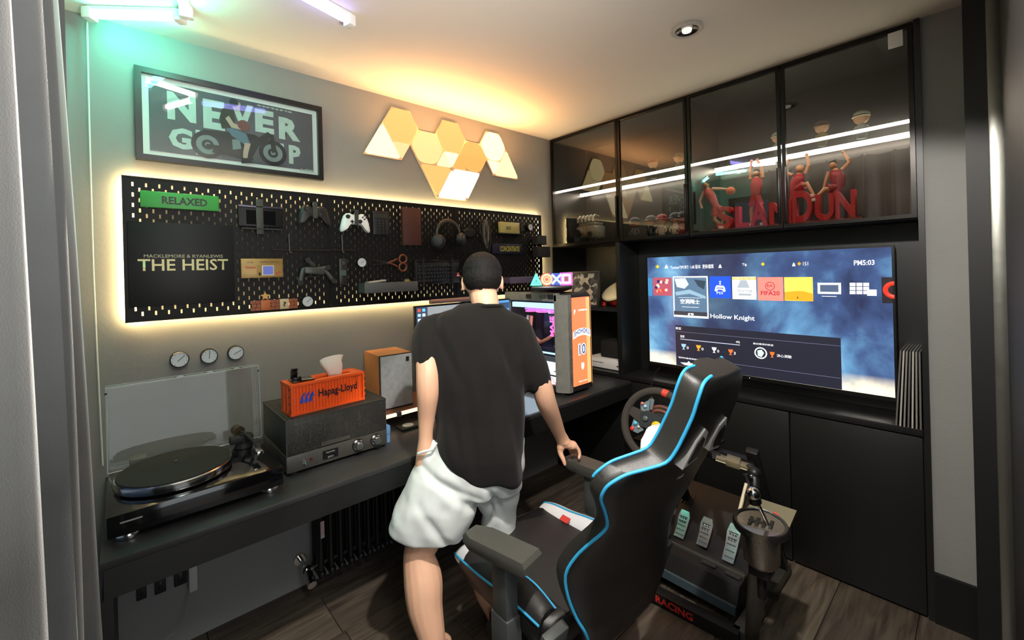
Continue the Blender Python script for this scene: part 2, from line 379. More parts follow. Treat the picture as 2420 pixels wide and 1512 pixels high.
# ------------------------------------------------------------------ poster
U, V, N = Vector((1, 0, 0)), Vector((0, 0, 1)), Vector((0, -1, 0))
def poster():
    a = PX(316, 152, 1, 2.17); b_ = PX(765, 426, 1, 2.17); x0, x1, z1, z0 = a.x, b_.x, a.z, b_.z
    t = thing('framed_poster', 'black framed poster reading NEVER GIVE UP with a rider on a motorcycle', 'poster', ((x0+x1)/2, 2.18, z0))
    f = .021; fr = M()
    fr.box(x0, x1, 2.168, 2.198, z1-f, z1).box(x0, x1, 2.168, 2.198, z0, z0+f).box(x0, x0+f, 2.168, 2.198, z0+f, z1-f).box(x1-f, x1, 2.168, 2.198, z0+f, z1-f)
    obj('frame', fr, mat('poster_frame_black', '0c0c0d', .35), t)
    obj('mat_board', M().box(x0+f, x1-f, 2.188, 2.192, z0+f, z1-f), mat('poster_border', 'd5ddd6', .7), t)
    g = f+.021
    obj('print', M().box(x0+g, x1-g, 2.184, 2.188, z0+g, z1-g), mat('poster_paper_grey', '4f4e55', .7, na=.25, ns=5), t)
    W, H = x1-x0, z1-z0
    def pt(px, py): p = PX(px, py, 1, 2.184); return p.x, p.z
    def L(s, px0, py0, px1, py1, m='poster_letters'):
        xa, za = pt(px0, py0); xb, zb = pt(px1, py1)
        text('lettering', s, mat(m, 'a9b9b2', .7, na=.2, ns=25), t, ((xa+xb)/2, 2.184, (za+zb)/2), U, V, xb-xa, za-zb, .0006, bold=.05)
    for ch, q in (('N', (394, 214, 464, 292)), ('E', (479, 232, 532, 310)), ('V', (545, 240, 600, 312)), ('E', (602, 256, 648, 318)), ('R', (658, 275, 710, 336)), ('G', (398, 298, 456, 356)), ('I', (462, 306, 474, 366)), ('U', (640, 335, 672, 385)), ('P', (682, 342, 711, 390))):
        L(ch, *q)
    L('今今が今るまでは', 606, 246, 690, 268, 'poster_small'); L('el wildride', 708, 397, 742, 409, 'poster_small')
    D = mat('poster_ink_black', '171a1c', .7); D2 = mat('poster_ink_grey', '6d7a7c', .7); SK = mat('poster_skin', 'a88f80', .7)
    def disc(px, py, r, m, y=.0010, r2=0, nm='motorcycle_print'):
        x, z = pt(px, py); mm = M()
        if r2: mm.torus((x, 2.184-y, z), (r+r2)/2, (r-r2)/2, N, 32, 4)
        else: mm.lathe([(r, 0), (r, .0004)], (x, 2.184-y, z), N, 28)
        obj(nm, mm, m, t)
    def poly(pts, m, y, nm='motorcycle_print'):
        q = [pt(*p) for p in pts]; obj(nm, M().prism([(a_, b2) for a_, b2 in q], (0, 2.184, 0), U, V, N, y, y+.0003), m, t)
    for cx_, cy_ in ((491, 342), (645, 362)):
        disc(cx_, cy_, .057, D, .0012); disc(cx_, cy_, .040, D2, .0018); disc(cx_, cy_, .021, D, .0024); disc(cx_, cy_, .010, D2, .0028)
    poly([(478, 306), (520, 310), (600, 318), (612, 325), (632, 312), (640, 318), (634, 332), (612, 345), (596, 372), (560, 372), (520, 358), (486, 348), (488, 340), (530, 346), (520, 326), (478, 314)], D, .0031)
    poly([(548, 330), (566, 330), (570, 352), (550, 354)], D2, .0036); poly([(505, 352), (598, 374), (598, 380), (500, 360)], D, .0034)
    poly([(636, 318), (646, 320), (654, 360), (642, 362)], D, .0038)
    poly([(524, 258), (546, 246), (552, 262), (556, 285), (548, 306), (524, 304), (518, 280)], mat('poster_shirt', '26281f', .7), .0040, 'rider_print')
    poly([(534, 304), (552, 302), (582, 318), (590, 340), (578, 342), (548, 322)], mat('poster_denim', '4a6474', .7), .0043, 'rider_print')
    poly([(578, 338), (592, 340), (586, 362), (584, 376), (574, 376), (574, 360)], SK, .0045, 'rider_print')
    poly([(532, 280), (540, 274), (552, 292), (586, 304), (580, 310), (546, 302)], SK, .0047, 'rider_print')
    poly([(570, 374), (586, 374), (598, 386), (570, 386)], D, .0048, 'rider_print')
    poly([(548, 240), (556, 236), (568, 246), (566, 262), (552, 260)], SK, .0044, 'rider_print')
    disc(552, 243, .017, D, .0050, nm='rider_print'); disc(575, 297, .023, mat('poster_ball', '6b3a35', .7), .0052, nm='rider_print')
    obj('glazing', M().box(x0+f, x1-f, 2.1755, 2.1775, z0+f, z1-f), glass('poster_glazing', (.93, .95, .95), 1.1), t)
poster()

# ------------------------------------------------------------------ pegboards (three panels) and their light strips
YP = 2.165
PW, PH, PZ = .7505, .553, 1.304
PEG = mat('pegboard_black', '070706', .55, bump=.05, spec=.25)
def panel_mesh():
    m = M(); b = m.b; c = .0197; nx, nz = 38, 28; ox = (PW-nx*c)/2; oz = (PH-nz*c)/2
    hw, hh, th = .0030, .0078, .005
    def quad(*p): b.faces.new([b.verts.new(q) for q in p])
    for i in range(nx):
        for j in range(nz):
            x0 = ox+i*c; x1 = x0+c; z0 = oz+j*c; z1 = z0+c
            if (i+j) % 2 == 0 or j in (0, nz-1) or i in (0, nx-1):
                for y in (0, th): quad((x0, y, z0), (x1, y, z0), (x1, y, z1), (x0, y, z1))
            else:
                cx_, cz_ = (x0+x1)/2, (z0+z1)/2
                O = [(x0, z0), (x1, z0), (x1, z1), (x0, z1)]; I = [(cx_-hw, cz_-hh), (cx_+hw, cz_-hh), (cx_+hw, cz_+hh), (cx_-hw, cz_+hh)]
                for k in range(4):
                    l = (k+1) % 4
                    for y in (0, th): quad((O[k][0], y, O[k][1]), (O[l][0], y, O[l][1]), (I[l][0], y, I[l][1]), (I[k][0], y, I[k][1]))
                    quad((I[k][0], 0, I[k][1]), (I[l][0], 0, I[l][1]), (I[l][0], th, I[l][1]), (I[k][0], th, I[k][1]))
    e = .0015                                                   # border strips
    m.box(0, ox, 0, th, 0, PH).box(PW-ox-1e-4, PW, 0, th, 0, PH)
    m.box(0, PW, -.0005, th+.0005, 0, oz).box(0, PW, -.0005, th+.0005, PH-oz, PH)
    for x0, x1, z0, z1 in ((0, PW, 0, .006), (0, PW, PH-.006, PH), (0, .006, 0, PH), (PW-.006, PW, 0, PH)): m.box(x0, x1, -.002, .012, z0, z1)
    return m
pb = panel_mesh(); pb.b.transform(Matrix.Translation((0.013, YP, PZ)))
pb0 = tag(obj('pegboard', pb, PEG, None, smooth=0), 'black perforated pegboard panel nearest the curtain, with the green sign', 'pegboard', 'row of three black pegboards')
for k, lb in ((1, 'middle black perforated pegboard panel, with the white game controller'), (2, 'black perforated pegboard panel nearest the cabinets, behind the head')):
    o = dup(pb0, pb0.location+Vector((k*(PW+.001), 0, 0)), lb); MW[o] = Matrix.Translation(o.location)
LED = glow('warm_led_strip', (1, .72, .32), 120)
X0, X1 = .013, .013+3*PW+.002
ls = thing('light_strip', 'warm white light strip glowing around the back of the pegboards', 'light strip', ((X0+X1)/2, 2.19, PZ))
i_ = .008
for x0, x1, z0, z1 in ((X0+i_, X1-i_, PZ+i_, PZ+i_+.008), (X0+i_, X1-i_, PZ+PH-i_-.008, PZ+PH-i_), (X0+i_, X0+i_+.008, PZ+.02, PZ+PH-.02), (X1-i_-.008, X1-i_, PZ+.02, PZ+PH-.02)):
    obj('led_tape', M().box(x0, x1, 2.180, 2.184, z0, z1), LED, ls)
obj('standoff_rail', M().box(X0+.05, X1-.05, 2.172, 2.199, PZ+.27, PZ+.285).box(X0+.05, X1-.05, 2.184, 2.199, PZ+.01, PZ+.016).box(X0+.05, X1-.05, 2.184, 2.199, PZ+PH-.016, PZ+PH-.01), BLACKM, ls)

# ------------------------------------------------------------------ hexagon and triangle wall lights
na = thing('wall_light_panels', 'glowing amber hexagon and triangle wall light panels above the pegboard', 'wall light', (1.512, 2.19, 1.9))
u_ = .1115; Oz = 2.096; Ox = 1.512
NB = mat('light_panel_back', 'd8b08a', .6)
def hexp(a, c): return [(a*u_+u_*cos(pi/3*k), c*u_*.985+u_*sin(pi/3*k)*.985) for k in range(6)]
HL = [(-3, 1.732, 'a'), (-1.5, .866, 'b'), (0, 1.732, 'a'), (1.5, .866, 'c'), (3, 1.732, 'd')]
h3 = .866
TR = [([(-5, 0), (-3, 0), (-4, 2*h3)], 'd'), ([(3, 0), (5, 0), (4, 2*h3)], 'e'), ([(-2, 0), (0, 0), (-1, -2*h3)], 'b2'), ([(0, 0), (1, -2*h3), (-1, -2*h3)], 'w'), ([(0, 0), (2, 0), (1, -2*h3)], 'w'),
      ([(-1, 0), (0, 0), (-.5, h3)], 'e'), ([(0, 0), (.5, h3), (-.5, h3)], 'd'), ([(0, 0), (1, 0), (.5, h3)], 'c'), ([(-3.5, h3), (-3, 0), (-2.5, h3)], 'e2'), ([(2.5, h3), (3, 0), (3.5, h3)], 'd')]
NC = {'a': (.82, .43, .12), 'b': (.88, .60, .24), 'c': (.80, .37, .09), 'd': (1.5, 1.2, .56), 'e': (1.25, .95, .42), 'e2': (.9, .58, .26), 'b2': (.85, .44, .13), 'w': (1.7, 1.45, .85)}
def rounded(poly, k=.86, cut=.16):
    c0 = sum(p[0] for p in poly)/len(poly), sum(p[1] for p in poly)/len(poly); out = []
    n = len(poly)
    for i in range(n):
        a, b2, d = poly[i-1], poly[i], poly[(i+1) % n]
        for s_ in (0, .25, .5, .75, 1):
            p = ((1-s_)*(b2[0]+(a[0]-b2[0])*cut)+s_*(b2[0]+(d[0]-b2[0])*cut), (1-s_)*(b2[1]+(a[1]-b2[1])*cut)+s_*(b2[1]+(d[1]-b2[1])*cut))
            bul = (1-(2*s_-1)**2)*.45; p = (p[0]+(b2[0]-p[0])*bul, p[1]+(b2[1]-p[1])*bul)
            out.append((c0[0]+(p[0]-c0[0])*k, c0[1]+(p[1]-c0[1])*k))
    return out
def light_panel(poly, key, nm, cut):
    o = Vector((Ox, 2.19, Oz))
    pn = obj(nm, M().prism([(a*.995, b2*.995) for a, b2 in poly], o, U, V, N, -.004, .006), NB, na)
    m = M(); r1 = rounded(poly, .955, cut); r2 = rounded(poly, .93, cut)
    m.rings([[o+U*a+V*b2+N*t for a, b2 in r] for r, t in ((r1, .006), (r1, .010), (r2, .013))])
    obj('diffuser', m, glow('panel_glow_'+key, NC[key], 1.0), pn)
for a, c_, k in HL: light_panel(hexp(a, c_), k, 'hexagon_panel', .26)
for pl, k in TR: light_panel([(a*u_, c_*u_*.985) for a, c_ in pl], k, 'triangle_panel', .10)
# ------------------------------------------------------------------ things hanging on the pegboards
YQ = YP-.001                                                    # face of the pegboards
def W(px, py): p = PX(px, py, 1, YQ-.01); return p.x, p.z
def R4(px0, py0, px1, py1): x0, z1 = W(px0, py0); x1, z0 = W(px1, py1); return x0, x1, z0, z1
def hooks(t, xs, z, drop=.0):
    for x in xs: obj('hook', M().tube([(x, YQ+.006, z), (x, YQ-.012, z), (x, YQ-.020, z-.004), (x, YQ-.022, z+.006)], .0018, 6), BLACKM, t)
# green sign
x0, x1, z0, z1 = R4(330, 452, 518, 500); z1 = W(330, 449)[1]
t = thing('sign', 'green rectangular sign reading RELAXED on the pegboard', 'sign', ((x0+x1)/2, YQ-.01, z0))
obj('plate', M().box(x0, x1, YQ-.014, YQ-.0005, z0, z1, bev=.004), mat('sign_green', '2c8a35', .5, na=.06), t)
text('lettering', 'RELAXED', mat('sign_ink', '10180f', .5), t, ((x0+x1)/2+.012, YQ-.0142, (z0+z1)/2), U, V, (x1-x0)*.58, .030, .0004, bold=.03)
# record sleeve
x0, x1, z0, z1 = R4(300, 522, 556, 712); z0 = W(304, 727)[1]
t = thing('album_cover', 'large square black record cover with gold lettering on the pegboard', 'record', ((x0+x1)/2, YQ-.005, z0))
obj('sleeve', M().box(x0, x1, YQ-.006, YQ-.0005, z0, z1, bev=.0008), mat('sleeve_black', '090909', .5, na=.06, spec=.3), t)
GO = mat('foil_gold', 'b3a978', .4, .2); GD = mat('foil_dim', '8a8468', .4, .2)
a = W(325, 611); b_ = W(540, 640); text('lettering', 'THE HEIST', GO, t, ((a[0]+b_[0])/2, YQ-.0062, (W(430, 612)[1]+W(430, 639)[1])/2), U, V, b_[0]-a[0], .046, .0004, bold=.012)
a = W(340, 603); b_ = W(527, 603); text('lettering', 'MACKLEMORE & RYANLEWIS', GD, t, ((a[0]+b_[0])/2, YQ-.0062, W(430, 605)[1]), U, V, b_[0]-a[0], .013, .0004, bold=.01)
# handheld console with strap
x0, x1, z0, z1 = R4(561, 487, 668, 545)
t = thing('handheld_console', 'black tablet-like handheld console held by a strap on the pegboard', 'handheld', ((x0+x1)/2, YQ-.02, z0))
obj('body', M().box(x0, x1, YQ-.020, YQ-.008, z0+.012, z1, bev=.004), mat('handheld_black', '09090b', .5, spec=.3), t)
obj('screen', M().box(x0+.03, x1-.03, YQ-.0206, YQ-.0198, z0+.022, z1-.014), mat('screen_off', '08080a', .08), t)
obj('top_rail', M().box(x0, x1, YQ-.024, YQ-.008, z1-.002, z1+.006, bev=.002), mat('rail_greyviolet', '4c4758', .3, .4), t)
xm = W(612, 500)[0]; obj('strap', M().box(xm-.014, xm+.014, YQ-.024, YQ-.0205, z0-.02, z1+.035, bev=.001), mat('strap_grey', '34352f', .6, na=.4, ns=60), t)
obj('holder_tray', M().box(x0+.01, x1-.01, YQ-.03, YQ-.0005, z0, z0+.006), BLACKM, t)
# game controllers
def controller(label, px, py, m, mb, s_=1.0):
    x, z = W(px, py); t = thing('game_controller', label, 'controller', (x, YQ-.03, z-.05), group='game controllers hung on the pegboards')
    half = [(0, .030), (.018, .030), (.030, .036), (.046, .033), (.058, .022), (.066, .0), (.074, -.030), (.077, -.050), (.072, -.060), (.062, -.058), (.048, -.036), (.036, -.024), (.018, -.020), (0, -.020)]
    pl_ = [(a_*s_, b2*s_) for a_, b2 in half]+[(-a_*s_, b2*s_) for a_, b2 in half[1:-1]][::-1]
    o = Vector((x, YQ-.012, z)); m_ = M()
    def sc(k): return [(a_*k, b2*k-.003*(1-k)) for a_, b2 in pl_]
    m_.rings([[o+U*a_+V*b2+N*h for a_, b2 in sc(k)] for k, h in ((.90, 0), (.985, .006), (1, .014), (.97, .022), (.86, .029), (.70, .032))])
    obj('shell', m_, m, t, smooth=50)
    for dx, dz, r_ in ((-.042, .016, .0095), (.019, -.006, .0095)):
        k = obj('thumbstick', M().lathe([(.0105, 0), (.0105, .004), (.005, .006), (.005, .011), (r_*.85, .012), (r_*.8, .015), (.003, .014)], o+U*dx*s_+V*dz*s_+N*.028, N, 18), mb, t, smooth=40)
    obj('direction_pad', M().obox(o+U*-.022*s_+V*-.008*s_+N*.034, .009, .003, .002, U, V, N, .0008).obox(o+U*-.022*s_+V*-.008*s_+N*.034, .003, .009, .002, U, V, N, .0008), mb, t)
    for dx, dz in ((.009, 0), (-.009, 0), (0, .009), (0, -.009)): obj('button', M().lathe([(.0042, 0), (.0042, .003), (.003, .0045)], o+U*(.042*s_+dx)+V*(.016*s_+dz)+N*.030, N, 14), mb, t)
    obj('strap', M().box(x-.010, x+.010, YQ-.048, YQ-.045, z-.025, z+.055).box(x-.010, x+.010, YQ-.048, YQ-.0005, z+.052, z+.055), mat('strap_grey', ''), t)
controller('black game controller held by a strap at the top of the first pegboard', 739, 505, mat('pad_black', '1b1c1c', .45), BLACKM)
controller('white game controller with dark sticks on the middle pegboard', 836, 522, mat('pad_white', 'e6ecea', .4), BLACKM)
# calculator
x0, x1, z0, z1 = R4(881, 498, 921, 556)
t = thing('calculator', 'black pocket calculator with round keys on the pegboard', 'calculator', ((x0+x1)/2, YQ-.01, z0))
obj('body', M().box(x0, x1, YQ-.012, YQ-.0005, z0, z1, bev=.004), mat('calc_black', '151516', .4), t)
obj('display', M().box(x0+.010, x1-.010, YQ-.0128, YQ-.0118, z1-.033, z1-.013), mat('calc_lcd', '353630', .3), t)
for i in range(4):
    for j in range(5): obj('key', M().lathe([(.0056, 0), (.0054, .002), (.004, .0025)], (x0+.017+(x1-x0-.034)/3*i, YQ-.012, z0+.014+.0155*j), N, 12), mat('calc_key', '26262a', .35), t)
hooks(t, (x0+.02, x1-.02), z0-.006)
# notebook
x0, x1, z0, z1 = R4(948, 489, 995, 580)
t = thing('notebook', 'tall reddish-brown leather notebook standing on the pegboard', 'notebook', ((x0+x1)/2, YQ-.01, z0))
LB = mat('leather_brown', '421d13', .6, na=.15, bump=.2, bs=300)
obj('cover', M().box(x0, x1, YQ-.016, YQ-.013, z0, z1, bev=.001).box(x0, x1, YQ-.004, YQ-.001, z0, z1, bev=.001).box(x0, x0+.003, YQ-.016, YQ-.001, z0, z1), LB, t)
obj('pages', M().box(x0+.002, x1-.003, YQ-.013, YQ-.004, z0+.002, z1-.002), mat('page_edge', 'a39a88', .8), t)
obj('band', M().box(x0-.001, x1+.001, YQ-.0172, YQ-.0158, (z0+z1)/2+.004, (z0+z1)/2+.008), mat('band_dark', '3c1c14', .6), t); hooks(t, (x0+.035, x1-.035), z0-.004)
# headphones
def headphones(label, px, py, s_=1, tilt=0):
    x, z = W(px, py); t = thing('headphones', label, 'headphones', (x, YQ-.05, z-.08), group='headphones hung on the pegboards')
    o = Vector((x, YQ-.055, z)); Ut = Vector((cos(tilt), 0, sin(tilt))); Vt = Vector((-sin(tilt), 0, cos(tilt)))
    arc = [o+Ut*(.080*s_*cos(a_))+Vt*(.085*s_*sin(a_)) for a_ in [pi*(.02+.96*i/22) for i in range(23)]]
    b = obj('headband', M().tube(arc, .0075*s_, 10), mat('headband_bronze', '4a4138', .35, .4), t, smooth=60)
    obj('cushion', M().tube([p-Vt*.010 for p in arc[6:17]], .010*s_, 10), BLACKM, t, smooth=60)
    for s2 in (-1, 1):
        c_ = o+Ut*(s2*.074*s_)-Vt*.035*s_
        e_ = obj('ear_cup', M().lathe([(.028*s_, 0), (.040*s_, .006), (.042*s_, .020), (.036*s_, .030), (.02*s_, .033)], c_, Ut*s2*.55+N*.8, 24), mat('cup_dark', '1f1f1f', .45), t, smooth=50)
        obj('ear_pad', M().torus(c_, .030*s_, .011*s_, Ut*s2*.55+N*.8, 24, 8), BLACKM, e_, smooth=80)
    obj('bracket', M().box(x-.006, x+.006, YQ-.07, YQ-.0005, z+.060*s_, z+.068*s_), BLACKM, t)
headphones('headphones with a bronze headband on the middle pegboard beside the brown notebook', 1050, 556, 1.0, .10)
headphones('dark headset on the pegboard directly behind the man\'s head', 1128, 632, .95, -.2)
# small devices
def blob(label, cat, name, pts, th_, m, y0=0, sub=None):
    P_ = [W(*p) for p in pts]; cx_ = sum(p[0] for p in P_)/len(P_); cz_ = min(p[1] for p in P_)
    t = thing(name, label, cat, (cx_, YQ-.01, cz_)); o = Vector((0, YQ-y0, 0)); c0 = (cx_, sum(p[1] for p in P_)/len(P_))
    m_ = M(); m_.rings([[o+U*(c0[0]+(a_-c0[0])*k)+V*(c0[1]+(b2-c0[1])*k)+N*h for a_, b2 in P_] for k, h in ((.93, .0005), (1, th_*.3), (1, th_*.7), (.85, th_))])
    obj('body', m_, m, t, smooth=40); return t
t = blob('small black mouse-like device on the third pegboard', 'gadget', 'gadget', [(1090, 545), (1100, 537), (1115, 538), (1122, 548), (1118, 560), (1104, 563), (1092, 556)], .03, mat('gadget_black', '131313', .2))
hooks(t, (W(1106, 560)[0],), W(1106, 565)[1])
xa, za = W(1140, 520); t = thing('cable_bundle', 'hanging bundle of thin pale cables on the third pegboard', 'cables', (xa, YQ-.02, za-.15))
random.seed(11)
for i in range(6):
    w_ = .012+.016*random.random(); l_ = .10+.10*random.random(); ox_ = random.uniform(-.03, .03)
    pts = [(xa+ox_+w_*sin(2*pi*k/16), YQ-.018-.004*i, za-l_/2-l_/2*-cos(2*pi*k/16)) for k in range(17)]
    obj('cable', M().tube(pts, .0020, 6), mat('cable_%d' % (i % 2), ('6e6759', '1b1b1b')[i % 2], .5), t)
hooks(t, (xa-.02, xa+.02), za)
x0, x1, z0, z1 = R4(1178, 524, 1223, 553)
t = thing('snack_pack', 'small pale yellow pack on a pegboard shelf above the CONCENTRATE sign', 'pack', ((x0+x1)/2, YQ-.03, z0))
obj('box', M().box(x0, x1, YQ-.034, YQ-.004, z0, z1, bev=.004), mat('pack_yellow', 'a8a060', .35, na=.1, ns=30), t); obj('print', M().box(x0+.045, x0+.085, YQ-.0348, YQ-.0338, z0+.022, z0+.045), mat('pack_print', '6f6a4c', .5), t)
obj('shelf', M().box(x0-.02, x1+.03, YQ-.045, YQ-.0005, z0-.006, z0-.001).box(x1+.004, x1+.03, YQ-.04, YQ-.0005, z0+.02, z1-.005), BLACKM, t)
def gauge(label, px, py, r_, y=None, grp='round dial gauges', ang=.7, dep=.022, wall=None):
    yy = YQ if y is None else y; p = PX(px, py, 1, yy-.02); c_ = Vector((p.x, yy, p.z)); t = thing('dial_gauge', label, 'gauge', (p.x, yy-.02, p.z-r_), group=grp)
    obj('case', M().lathe([(r_*.92, .0005), (r_, .003), (r_, dep), (r_*.93, dep+.003), (r_*.88, dep)], c_, N, 32), mat('gauge_case', '3b3936', .25, .8), t, smooth=35)
    f_ = obj('dial', M().lathe([(r_*.885, dep-.001), (r_*.885, dep+.0006)], c_, N, 32), mat('gauge_white', 'c6cdd0', .5), t)
    d_ = U*cos(ang)+V*sin(ang)
    obj('pointer', M().beam(c_+N*(dep+.0015)-d_*r_*.3, c_+N*(dep+.0015)+d_*r_*.72, r_*.07, .0006, upv=N), mat('gauge_ink', '1a1a1c', .5), f_)
    for k in range(9):
        a_ = radians(-50+35*k); e_ = U*cos(a_)+V*sin(a_)
        obj('tick', M().beam(c_+N*(dep+.0012)+e_*r_*.70, c_+N*(dep+.0012)+e_*r_*.82, r_*.05, .0004, upv=N), mat('gauge_ink', ''), f_)
    return t
gauge('small dial gauge near the right end of the pegboards beside the yellow pack', 1253, 537, .024)
gauge('dial gauge beside the orange block row at the bottom of the first pegboard', 727, 712, .026)
gauge('dial gauge left of the copper scissors on the middle pegboard', 855, 620, .025, ang=.6)
# CONCENTRATE plaque
x0, x1, z0, z1 = R4(1163, 575, 1234, 600)
t = thing('sign', 'dark blue sign lettered CONCENTRATE in yellow on the third pegboard', 'sign', ((x0+x1)/2, YQ-.01, z0))
obj('plate', M().box(x0, x1, YQ-.012, YQ-.0005, z0, z1, bev=.002), mat('sign_navy', '0c0c26', .5), t)
a = W(1181, 587)[0]; b_ = W(1227, 587)[0]; text('lettering', 'CONCENTRATE', mat('sign_yellow', 'b0a83a', .5), t, ((a+b_)/2, YQ-.0122, (z0+z1)/2), U, V, b_-a, .036, .0004, bold=.02)
# boxes clipped on the right edge
for (q, lb) in (((1260, 557, 1281, 579), 'black clip-on box at the right edge of the pegboards, upper one'), ((1261, 583, 1290, 608), 'black clip-on box at the right edge of the pegboards, lower one')):
    x0, x1, z0, z1 = R4(*q); t = thing('storage_cup', lb, 'cup', ((x0+x1)/2, YQ-.03, z0), group='black clip-on boxes at the pegboard edge')
    m_ = M().box(x0, x1, YQ-.055, YQ-.052, z0, z1).box(x0, x1, YQ-.004, YQ-.0005, z0, z1).box(x0, x0+.003, YQ-.052, YQ-.004, z0, z1).box(x1-.003, x1, YQ-.052, YQ-.004, z0, z1).box(x0, x1, YQ-.055, YQ-.0005, z0, z0+.003)
    obj('body', m_, mat('cup_grey', '2a2b2d', .45), t)
    if '583' in str(q): obj('ring_hook', M().torus(((x0+x1)/2+.01, YQ-.03, z1+.012), .012, .0015, (1, 0, 0), 20, 6), STEEL, t)
# hook rails
for (xa_, xb_, xh, lb) in ((640, 779, 681, 'thin dark hook rail with one hanging rod on the first pegboard'), (782, 838, 806, 'short dark hook rail with a rod on the middle pegboard, beneath the white controller')):
    a = W(xa_, 592); b_ = W(xb_, 592); h_ = W(xh, 562); t = thing('hook_rail', lb, 'rail', ((a[0]+b_[0])/2, YQ-.02, a[1]), group='thin hook rails')
    zc = W((xa_+xb_)/2, 591)[1]
    obj('rail', M().cyl((a[0], YQ-.018, zc), (b_[0], YQ-.018, zc), .003, n=8), mat('rail_bronze', '3d3630', .4, .6), t)
    obj('rod', M().tube([(h_[0], YQ-.022, zc+.075), (h_[0], YQ-.024, zc), (h_[0]+.004, YQ-.024, zc-.014), (h_[0]+.012, YQ-.024, zc-.010)], .0028, 8), mat('rod_grey', '5c5a55', .4, .6), t)
    for x in (a[0]+.01, b_[0]-.01): obj('bracket', M().beam((x, YQ-.0005, zc), (x, YQ-.020, zc), .004, .008), BLACKM, t)
# gold handheld in its box
x0, x1, z0, z1 = R4(568, 611, 668, 655)
t = thing('boxed_handheld', 'gold boxed handheld game with a small blue screen on the first pegboard', 'toy', ((x0+x1)/2, YQ-.01, z0))
obj('box', M().box(x0, x1, YQ-.020, YQ-.0005, z0, z1, bev=.0012), mat('gold_card', '94763e', .4, .25), t)
W_ = x1-x0; H_ = z1-z0
obj('device_print', M().box(x0+W_*.36, x1-.006, YQ-.0208, YQ-.0198, z0+.006, z1-H_*.33), mat('gold_print', '8f6f38', .4, .3), t)
obj('screen_print', M().box(x0+W_*.48, x0+W_*.77, YQ-.0214, YQ-.0206, z0+.010, z1-H_*.36), mat('pale_print', 'c9c0a0', .4), t)
obj('screen_print', M().box(x0+W_*.51, x0+W_*.75, YQ-.0218, YQ-.0212, z0+.014, z1-H_*.40), glow('handheld_screen', '5560a8', .8), t)
IK = mat('print_ink', '3a2412', .5); RK = mat('print_red', 'b03a22', .5)
text('lettering', 'GAME & WATCH', IK, t, (x0+W_*.66, YQ-.0206, z1-H_*.18), U, V, W_*.45, .007, .0003); text('lettering', 'Nintendo', RK, t, (x0+W_*.22, YQ-.0206, z0+H_*.55), U, V, W_*.24, .011, .0003, bold=.03)
text('lettering', 'COLOR SCREEN', IK, t, (x0+W_*.2, YQ-.0206, z1-H_*.2), U, V, W_*.16, .006, .0003)
obj('pad_print', M().box(x0+W_*.41, x0+W_*.44, YQ-.0216, YQ-.0206, z0+.008, z0+.026).box(x0+W_*.395, x0+W_*.455, YQ-.0216, YQ-.0206, z0+.0145, z0+.0195), IK, t)
for k in range(2): obj('button_print', M().lathe([(.005, 0), (.005, .001)], (x0+W_*(.84+.07*k), YQ-.0206, z0+.018+.006*k), N, 14), RK, t)
hooks(t, (x0+.04, x1-.04), z0-.003)
# drone
x, z = W(739, 640); t = thing('drone', 'folded grey drone hanging on the first pegboard', 'drone', (x, YQ-.03, z-.04))
DG = mat('drone_grey', '3c3f3b', .4)
obj('body', M().obox((x, YQ-.028, z), .045, .018, .016, (1, 0, -.1), (0, 1, 0), (.1, 0, 1), .006), DG, t)
for (dx, dz, ex, ez) in ((-.045, .01, -.065, -.055), (.045, -.0, .085, -.05), (.0, .02, -.03, .05), (.02, .01, .06, .015)):
    a_ = obj('arm', M().tube([(x+dx*.7, YQ-.03, z+dz), (x+dx*1.1, YQ-.035, z+dz), (x+ex, YQ-.032, z+ez)], [.010, .009, .011], 10), DG, t, smooth=60)
    obj('motor', M().cyl((x+ex, YQ-.045, z+ez), (x+ex, YQ-.018, z+ez), .012, n=14), BLACKM, a_)
obj('bracket', M().box(x-.03, x+.03, YQ-.02, YQ-.0005, z-.03, z-.024), BLACKM, t)
# remote / tester
x0, x1, z0, z1 = R4(799, 611, 819, 672)
t = thing('tester', 'narrow grey handheld tester at the seam of the middle pegboard', 'tester', ((x0+x1)/2, YQ-.01, z0))
obj('body', M().box(x0, x1, YQ-.022, YQ-.0005, z0, z1, bev=.005), mat('tester_dark', '232423', .4), t); obj('display', M().box(x0+.006, x1-.006, YQ-.0228, YQ-.0218, z0+.045, z0+.072), mat('tester_lcd', '4f5b54', .3), t); obj('dial', M().cyl(((x0+x1)/2, YQ-.022, z1-.022), ((x0+x1)/2, YQ-.026, z1-.022), .009), mat('tester_knob', '3d3f3c', .4), t)
# scissors
x, z = W(915, 622); t = thing('scissors', 'scissors with copper handles hanging sideways on the middle pegboard', 'scissors', (x, YQ-.012, z-.04))
CP_ = mat('copper_handle', '7c4631', .45, .5); BLD = mat('scissor_blade', '4e4c48', .3, .8)
pv = W(915, 621)
for s_, tip, k1, rc in ((1, (873, 612), (938, 611), (948, 612)), (-1, (873, 627), (938, 630), (948, 631))):
    tp_ = W(*tip); kk = W(*k1); rr = W(*rc)
    obj('blade', M().prism([(tp_[0], tp_[1]), (pv[0], pv[1]+.007), (pv[0]+.012, pv[1]), (pv[0], pv[1]-.007)], (0, YQ-.012, 0), U, V, N, -.002*(s_ > 0), .002*(s_ < 0)+.001), BLD, t)
    h_ = obj('handle', M().tube([(pv[0], YQ-.014, pv[1]-s_*.002), (kk[0]-.02, YQ-.014, (pv[1]+kk[1])/2), (kk[0], YQ-.014, kk[1])], [.006, .0055, .005], 8).torus((rr[0]+.008, YQ-.014, rr[1]), .022, .0055, (0, 1, 0), 24, 8), CP_, t, smooth=60)
